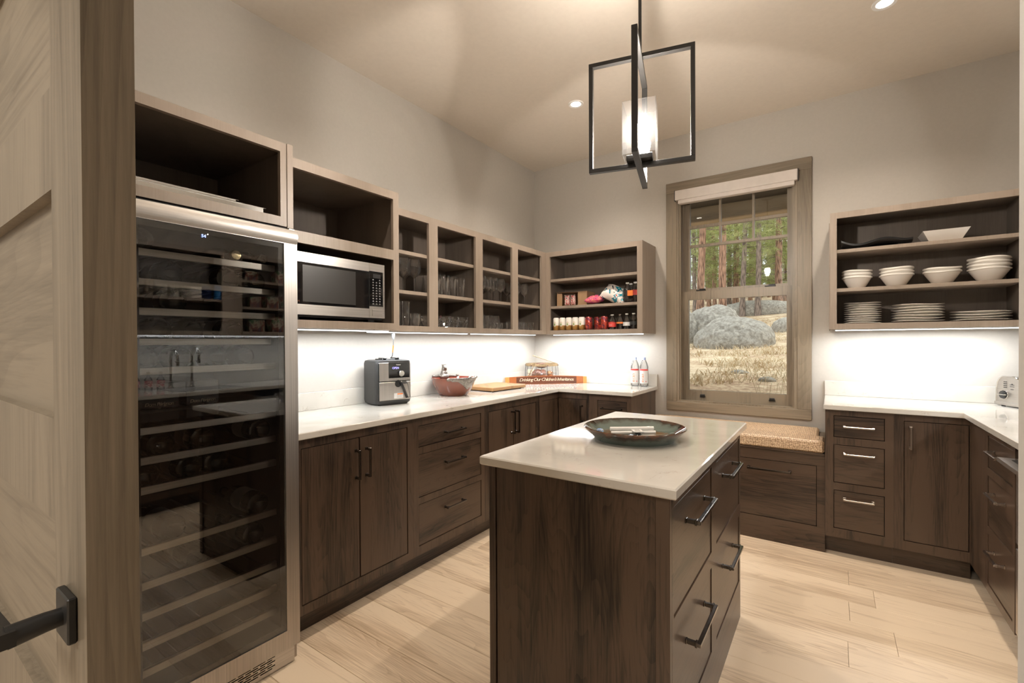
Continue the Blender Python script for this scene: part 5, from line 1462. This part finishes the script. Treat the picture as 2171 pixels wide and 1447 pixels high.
# ---------------------------------------------------------------- platter on the island
pl = thing('serving_platter', 'large round glazed platter, teal and ochre with a brown rim, on the island', 'platter', (-.648, 1.79, .9152))
m = MB(); m.smooth = True
m.lathe([(.0001, .004), (.145, .004), (.148, .0), (.155, .0), (.160, .008), (.178, .024), (.194, .039), (.198, .046), (.194, .049), (.182, .041), (.160, .026), (.135, .014), (.0001, .012)], 64)
obj('platter_body', m, M['platter'], pl, local=True)
cd_ = math.radians(34.7)
bc = thing('bag_clip', 'white plastic bag clip with a square buckle lying in the platter', 'clip', (-.640, 1.755, .936), cd_)
m = MB(); m.smooth = True; m.tube([(-.085, .022, .018), (.085, .016, .020)], .0085, 12); obj('clip_rod', m, M['whitep'], bc, local=True)
m = MB(); m.smooth = True; m.tube([(-.085, .002, .006), (.087, -.002, .008)], .0075, 12); obj('clip_rod', m, M['whitep'], bc, local=True)
m = MB(); grid_plate(m, (-.005, .033, -.036, .012), [(.004, .024, -.026, .004)], lambda u, z, d: (u, z, .014 + d), 0, .004); obj('buckle', m, M['whitep'], bc, local=True)
m = MB(); m.box(.005, .023, -.025, .003, .006, .013); obj('buckle_insert', m, M['char'], bc, local=True)
bc2 = thing('corkscrew', 'small black and silver tool lying under the bag clip in the platter', 'tool', (-.610, 1.725, .931), cd_)
m = MB(); m.add([(-.09, .012, .002), (.0, -.012, .0), (.0, .012, .0), (-.09, .014, .006), (.0, -.012, .010), (.0, .012, .010)], [(0, 1, 2), (3, 5, 4), (0, 1, 4, 3), (1, 2, 5, 4), (2, 0, 3, 5)]); obj('blade', m, M['blackp'], bc2, local=True)
m = MB(); m.box(.0, .07, -.012, .010, .0, .012, .003); obj('grip', m, M['steelp'], bc2, local=True)
m = MB(); bag(m, (0, 0, .010), .015, .010, .009); m.ball((.011, -.004, .004), .007, .006, .004)
single('wrapped_sweet', m, cells('blue_white_wrapper', [(.75, .8, .85), (.1, .3, .7), (.8, .85, .9)], 90, .2), 'small blue and white wrapped sweet at the edge of the platter', 'sweet', (-.735, 1.655, .9475))

# ---------------------------------------------------------------- sink side (seen mirrored in the fridge door)
sk = thing('sink', 'stainless undermount sink set in the quartz counter', 'sink', (.86, 1.75, .8))
m = MB(); m.box(.68, 1.04, 1.50, 2.02, .9153, .9165, .0005); obj('basin_rim', m, M['sink'], sk)
def faucet(y, hh, label):
    t = thing('faucet', label, 'faucet', (1.10, y, .9152))
    m = MB(); m.smooth = True
    pts = [(1.10, y, .9152), (1.10, y, .9152 + hh * .70)]
    for k in range(1, 13):
        a = PI * k / 12 * 1.12; pts.append((1.10 - .075 + .075 * math.cos(a), y, .9152 + hh * .70 + .095 * math.sin(a)))
    m.tube(pts, .0115, 12); obj('spout', m, M['steelp'], t)
    m = MB(); m.smooth = True; m.lathe([(.026, 0), (.026, .008), (.018, .02), (.018, .05)], 20, (1.10, y, .9152)); obj('faucet_base', m, M['steelp'], t)
faucet(1.76, .36, 'tall curved steel faucet, the larger of the pair at the sink')
faucet(1.60, .33, 'slim curved steel filter faucet beside the main one')
def flask(loc, label):
    t = thing('syrup_bottle', label, 'bottle', loc)
    m = MB(); m.smooth = True; m.lathe([(.0001, 0), (.026, 0), (.028, .005), (.028, .085), (.010, .115), (.010, .13)], 18); obj('bottle_shell', m, M['glass'], t, local=True)
    m = MB(); m.smooth = True; m.lathe([(.0285, .02), (.0285, .075)], 18); obj('paper_label', m, M['packet'], t, local=True)
    m = MB(); m.lathe([(.012, .13), (.014, .15), (.0001, .152)], 12); obj('stopper', m, M['blackp'], t, local=True)
for i, (x, y, l) in enumerate(((1.12, 1.36, 'small labelled glass bottle furthest from the faucets'), (1.10, 1.44, 'middle small labelled glass bottle by the sink'), (1.08, 1.52, 'small labelled glass bottle closest to the faucets'))): flask((x, y, .9152), l)
def mug(loc, mt, label, r=.04, h=.10, handle=True):
    t = thing('mug', label, 'mug', loc, random.uniform(-.6, .6), 'mugs over the sink')
    m = MB(); m.smooth = True; m.lathe([(.0001, .003), (r * .92, 0), (r, .004), (r, h), (r * .93, h), (r * .92, .008), (.0001, .008)], 22); obj('mug_body', m, mt, t, local=True)
    if handle:
        m = MB(); m.smooth = True; m.tube([(-r + .002, 0, h * .78), (-r - .022, 0, h * .75), (-r - .03, 0, h * .5), (-r - .02, 0, h * .28), (-r + .002, 0, h * .22)], .005, 8); obj('handle', m, mt, t, local=True)
ZMG = 1.6902
for i, (y, mt, d, h) in enumerate(((1.32, 'steelp', 'first steel tumbler on the mug shelf', .17), (1.41, 'steelp', 'second steel tumbler on the mug shelf', .17))): mug((.97, y, ZMG), M[mt], d, .035, h, False)
for i, y in enumerate((1.49, 1.575, 1.66)): mug((.96, y, ZMG), M['pattern'], '%s black and cream patterned mug over the sink' % ('first', 'second', 'third')[i], .041, .10)
mug((.96, 1.745, ZMG), M['white'], 'plain white mug beside the patterned ones', .041, .10)
mug((.96, 1.825, ZMG), M['navy'], 'dark navy mug beside the white one', .038, .11)
mug((.96, 1.925, ZMG), M['blueenamel'], 'bright blue enamel mug at the end of the mug shelf', .038, .125)
for i, (y, z, w_, h, d) in enumerate(((2.20, 1.89, .12, .09, 'green food box on the top shelf of the food cabinet'), (2.50, 1.89, .14, .12, 'printed food box on the top shelf, past the green one'), (2.24, 1.64, .10, .10, 'dark food carton on the middle shelf of the food cabinet'), (2.40, 1.64, .12, .11, 'printed food carton on the middle shelf'), (2.58, 1.64, .12, .13, 'tall food carton on the middle shelf'), (2.25, 1.4012, .14, .12, 'wide snack carton on the bottom shelf of the food cabinet'), (2.45, 1.4012, .12, .15, 'tall snack carton on the bottom shelf of the food cabinet'))):
    m = MB(); m.box(-.05, .05, -w_ / 2, w_ / 2, 0, h, .002); single('food_box', m, M['foodbox'], d, 'box', (.98, y, z + .0004), .05 * (i % 3 - 1), 'food boxes')

# ---------------------------------------------------------------- outdoors
def gz(x, y):
    pts = [(4.0, .62), (7, .82), (13, 1.12), (20, 1.62), (26, 2.15), (32, 2.85), (45, 4.4), (70, 8.0), (95, 11.0)]
    for (a, za), (b2, zb) in zip(pts, pts[1:]):
        if y <= b2: z = za + (zb - za) * max(0, (y - a)) / (b2 - a); break
    else: z = 11
    return z + .035 * (x + 3) * min(1, (y - 4) / 15) * (1 if x > -3 else .4) + .10 * noise.noise(Vector((x * .25, y * .25, 0))) * min(1, (y - 4) / 6)
m = MB(); m.smooth = True
xs_ = [-45 + i * 1.0 for i in range(81)]; ys_ = [4.16 + (i / 90) ** 1.8 * 90 for i in range(91)]
for yy in ys_:
    for xx in xs_:
        m.v.append(Vector((xx, yy, gz(xx, yy) + .03 * noise.noise(Vector((xx * 1.7, yy * 1.7, 4))))))
nx = len(xs_)
for j in range(len(ys_) - 1):
    for i in range(nx - 1): m.face((j * nx + i, j * nx + i + 1, (j + 1) * nx + i + 1, (j + 1) * nx + i))
obj('ground', m, M['ground'], kind='structure')
# dry grass tufts
random.seed(5)
m = MB()
def blade(x, y, z, h, lean, wd):
    a = random.uniform(0, 2 * PI); dx, dy = math.cos(a) * lean, math.sin(a) * lean
    b_ = random.uniform(0, 2 * PI); wx, wy = math.cos(b_) * wd, math.sin(b_) * wd
    o = len(m.v)
    m.v += [Vector((x - wx, y - wy, z)), Vector((x + wx, y + wy, z)), Vector((x + dx * .5 + wx * .6, y + dy * .5 + wy * .6, z + h * .7)), Vector((x + dx * .5 - wx * .6, y + dy * .5 - wy * .6, z + h * .7)), Vector((x + dx * 1.3, y + dy * 1.3, z + h))]
    m.face((o, o + 1, o + 2, o + 3)); m.face((o + 3, o + 2, o + 4))
for k in range(5200):
    y = 4.6 + random.random() ** 1.7 * 24; s_ = (y - 2.5) / 4
    x = random.uniform(-.38 * y - 1.2, .06 * y + 1.0)
    if noise.noise(Vector((x * .6, y * .6, 9))) < -.12: continue
    bx_, by_ = x, y
    for q_ in range(5):
        xx, yy = bx_ + random.gauss(0, .05), by_ + random.gauss(0, .05)
        blade(xx, yy, gz(xx, yy) - .01, random.uniform(.04, .13) * (1.5 if y < 6 else 1.0), random.uniform(.02, .13), .0022 + .0006 * y)
for k in range(26):
    x = random.uniform(-.62, -.30); y = random.uniform(4.75, 5.1); blade(x, y, gz(x, y), random.uniform(.25, .45), random.uniform(.05, .2), .002)
for k in range(10):
    x = random.uniform(-1.35, -1.15); y = random.uniform(4.75, 5.1); blade(x, y, gz(x, y), random.uniform(.2, .3), random.uniform(.05, .2), .002)
gr = obj('dry_grass', m, M['grass'], kind='stuff'); tag(gr, 'dry straw-coloured grass over the meadow outside the window', 'grass')
def boulder(c, rx, ry, rz, label, seed, sub=5, mat='rock'):
    bm = bmesh.new(); bmesh.ops.create_icosphere(bm, subdivisions=sub, radius=1)
    mb = MB(); mb.smooth = True
    for v in bm.verts:
        d = v.co.normalized()
        q_ = 1 + .12 * noise.noise(d * 1.1 + Vector((seed, 0, 0))) + .035 * noise.noise(d * 4 + Vector((seed, 3, 0))) + .025 * noise.noise(d * 11)
        z = d.z * rz * q_
        mb.v.append(Vector((d.x * rx * q_, d.y * ry * q_, z)))
    for f in bm.faces: mb.face([v.index for v in f.verts])
    bm.free()
    return single('boulder' if rx > .5 else 'rock', mb, M[mat], label, 'rock', c, 0)
bmm = None
boulder((-2.20, 13.7, gz(-2.25, 13.4) + .10), .98, 1.15, .70, 'big lichen-covered granite boulder lying in the meadow', 1.3)
boulder((-3.05, 15.4, gz(-3, 15) + .25), .95, 1.0, .86, 'rounded grey boulder just behind the big one', 5.1, 4)
boulder((-3.72, 14.6, gz(-3.6, 14) + .25), .42, .6, .85, 'tall grey rock at the window edge of the boulders', 8.7, 4)
boulder((-1.05, 7.0, gz(-1.05, 7) - .005), .13, .10, .06, 'small pale flat rock lying in the grass', 2.2, 3)
boulder((-.16 * 5.6 + .25, 6.4, gz(-.6, 6.4)), .10, .08, .05, 'pale rock half out of view at the sash edge', 3.2, 3)
boulder((-1.2, 20, gz(-1.2, 20) + .1), .7, .6, .45, 'pale sunlit boulder on the slope beside the window edge', 6.6, 3)
boulder((-3.9, 33, gz(-3.9, 33) + .2), 2.6, 1.0, .7, 'long low boulder under the far trees', 4.4, 4)
# pines
random.seed(21)
def clump_mesh(m, c, R_, n):
    R_ *= .8; n = int(n * 1.3)
    for k in range(n):
        d = Vector((random.gauss(0, 1), random.gauss(0, 1), random.gauss(0, .7) + .15)).normalized()
        a = d.orthogonal().normalized(); a.rotate(Matrix.Rotation(random.uniform(0, 6.28), 3, d))
        p = Vector(c) + d * R_ * random.uniform(.0, .35); L = R_ * random.uniform(.5, 1.0); w_ = R_ * .075
        o = len(m.v); m.v += [p - a * w_ * .5, p + a * w_ * .5, p + d * L + a * w_ * .2, p + d * L - a * w_ * .2]
        m.face((o, o + 1, o + 2, o + 3))
FOL = 0
def pine(x, y, r, H, lean, label, mat, crown0, nclump, spread, seed):
    """trunk with knots, bare limbs and needle sprays"""
    random.seed(seed)
    z0 = gz(x, y) - .1
    t = thing('pine_tree', label, 'tree', (x, y, z0), 0, 'pines behind the meadow')
    m = MB(); m.smooth = True; n = 12
    P = [Vector((lean * (k / n) * H + .06 * noise.noise(Vector((seed, k * .7, 0))), .05 * noise.noise(Vector((seed, k * .7, 5))), H * k / n)) for k in range(n + 1)]
    m.tube(P, [r * (1.25 if k == 0 else 1) * (1 - .55 * k / n) for k in range(n + 1)], 14)
    obj('trunk', m, M[mat], t, local=True)
    fo = MB(); lb = MB()
    for k in range(nclump):
        h = crown0 + (H - crown0) * random.random() ** 1.15
        c0 = P[min(n, int(h / H * n))].copy(); c0.z = h
        a = random.uniform(0, 2 * PI); L = spread * (1.1 - .7 * (h - crown0) / max(1, H - crown0)) * random.uniform(.35, 1)
        e = c0 + Vector((math.cos(a) * L, math.sin(a) * L, random.uniform(-.35, .25) * L * .5))
        if k % 4 == 0: lb.tube([c0, c0.lerp(e, .5) + Vector((0, 0, .06 * L)), e], [r * .16, r * .10, r * .04], 4)
        for q_ in range(2):
            f_ = c0.lerp(e, random.uniform(.55, 1.05)) + Vector((random.gauss(0, .15), random.gauss(0, .15), random.gauss(0, .12)))
            clump_mesh(fo, f_, random.uniform(.28, .5), 15)
    if lb.v: obj('branches', lb, M['barkg'], t, local=True, kind='stuff')
    if fo.v: obj('needles', fo, M['needles'], t, local=True, kind='stuff')
    return t
pine(-5.35, 24, .19, 15, .028, 'stout red-barked pine seen at the sash stile', 'bark', 4.5, 130, 2.6, 1)
pine(-4.32, 24, .185, 16, .004, 'straight red-barked pine standing behind the boulder', 'bark', 5.0, 130, 2.5, 2)
pine(-4.62, 32, .165, 14, .03, 'grey leaning pine in the middle of the window view', 'barkg', 4.0, 130, 2.6, 3)
pine(-3.74, 32, .165, 15, .012, 'grey-brown pine with dead branches under the lamp reflection', 'barkg', 3.6, 130, 2.6, 4)
pine(-2.95, 36, .24, 15, .0, 'dark red pine with its trunk low at the sash edge', 'bark', 2.6, 150, 2.6, 5)
specs = [(-7.0, 36, 'slim red pine between the two stout ones', 'bark'), (-6.35, 38, 'slim grey pine between the two stout ones', 'barkg'), (-5.75, 37, 'slim red pine right of the straight stout one', 'bark'), (-7.9, 34, 'pine at the window stile, mostly hidden', 'barkg'), (-2.1, 38, 'bushy pine at the far sash stile', 'barkg'),
         (-5.1, 44, 'far red pine trunk in the dim wood', 'bark'), (-4.1, 46, 'far brown pine behind the dead branches', 'bark'), (-8.6, 42, 'far pine behind the stout leaning one', 'bark'), (-7.4, 47, 'far pine in the thick of the wood', 'barkg'), (-3.2, 45, 'far pine behind the low red trunk', 'bark'), (-6.5, 50, 'farthest pine in the thick of the wood', 'bark'), (-1.6, 44, 'far bushy pine over the slope', 'barkg')]
for i, (x, y, lab, mt) in enumerate(specs):
    pine(x, y, .15 + .03 * (i % 3), 14, .0 + .01 * (i % 3 - 1), lab, mt, 1.7 if y > 36 else 3.0, 270, 3.0, 30 + i)
for i, (x, y) in enumerate(((-12, 34), (-15, 42), (1.5, 34), (4, 42), (-10.5, 48), (.3, 50), (-18, 50))):
    pine(x, y, .2, 14, .0, 'pine outside the window view, %s in the outer ring' % ['first', 'second', 'third', 'fourth', 'fifth', 'sixth', 'seventh'][i], 'bark', 2.0, 110, 3.2, 60 + i)
# distant wood as one mass of trunks and needles
random.seed(77)
tk = MB(); fo = MB()
for k in range(90):
    y = random.uniform(54, 80); x = random.uniform(-.55 * y, .12 * y); z0 = gz(x, y)
    tk.tube([(x, y, z0 - .2), (x + random.uniform(-.3, .3), y, z0 + 13)], [.17, .08], 6)
    for q_ in range(26):
        clump_mesh(fo, (x + random.gauss(0, 1.3), y + random.gauss(0, .8), z0 + random.uniform(1.0, 13)), random.uniform(.7, 1.1), 12)
wd = thing('distant_wood', 'dense distant pine wood closing the view behind the trees', 'forest', (-15, 60, 5)); wd['kind'] = 'stuff'
obj('trunks', tk, M['bark'], wd, kind='stuff'); obj('needles', fo, M['needles'], wd, kind='stuff')
# porch roof over the window
m = MB(); m.box(-4.5, 3.0, 4.14, 6.15, 2.98, 3.1); obj('porch_soffit', m, M['soffit'], kind='structure')
m = MB(); m.box(-4.5, 3.0, 6.15, 6.33, 2.80, 3.12, .01); obj('porch_beam', m, M['beam'], kind='structure')
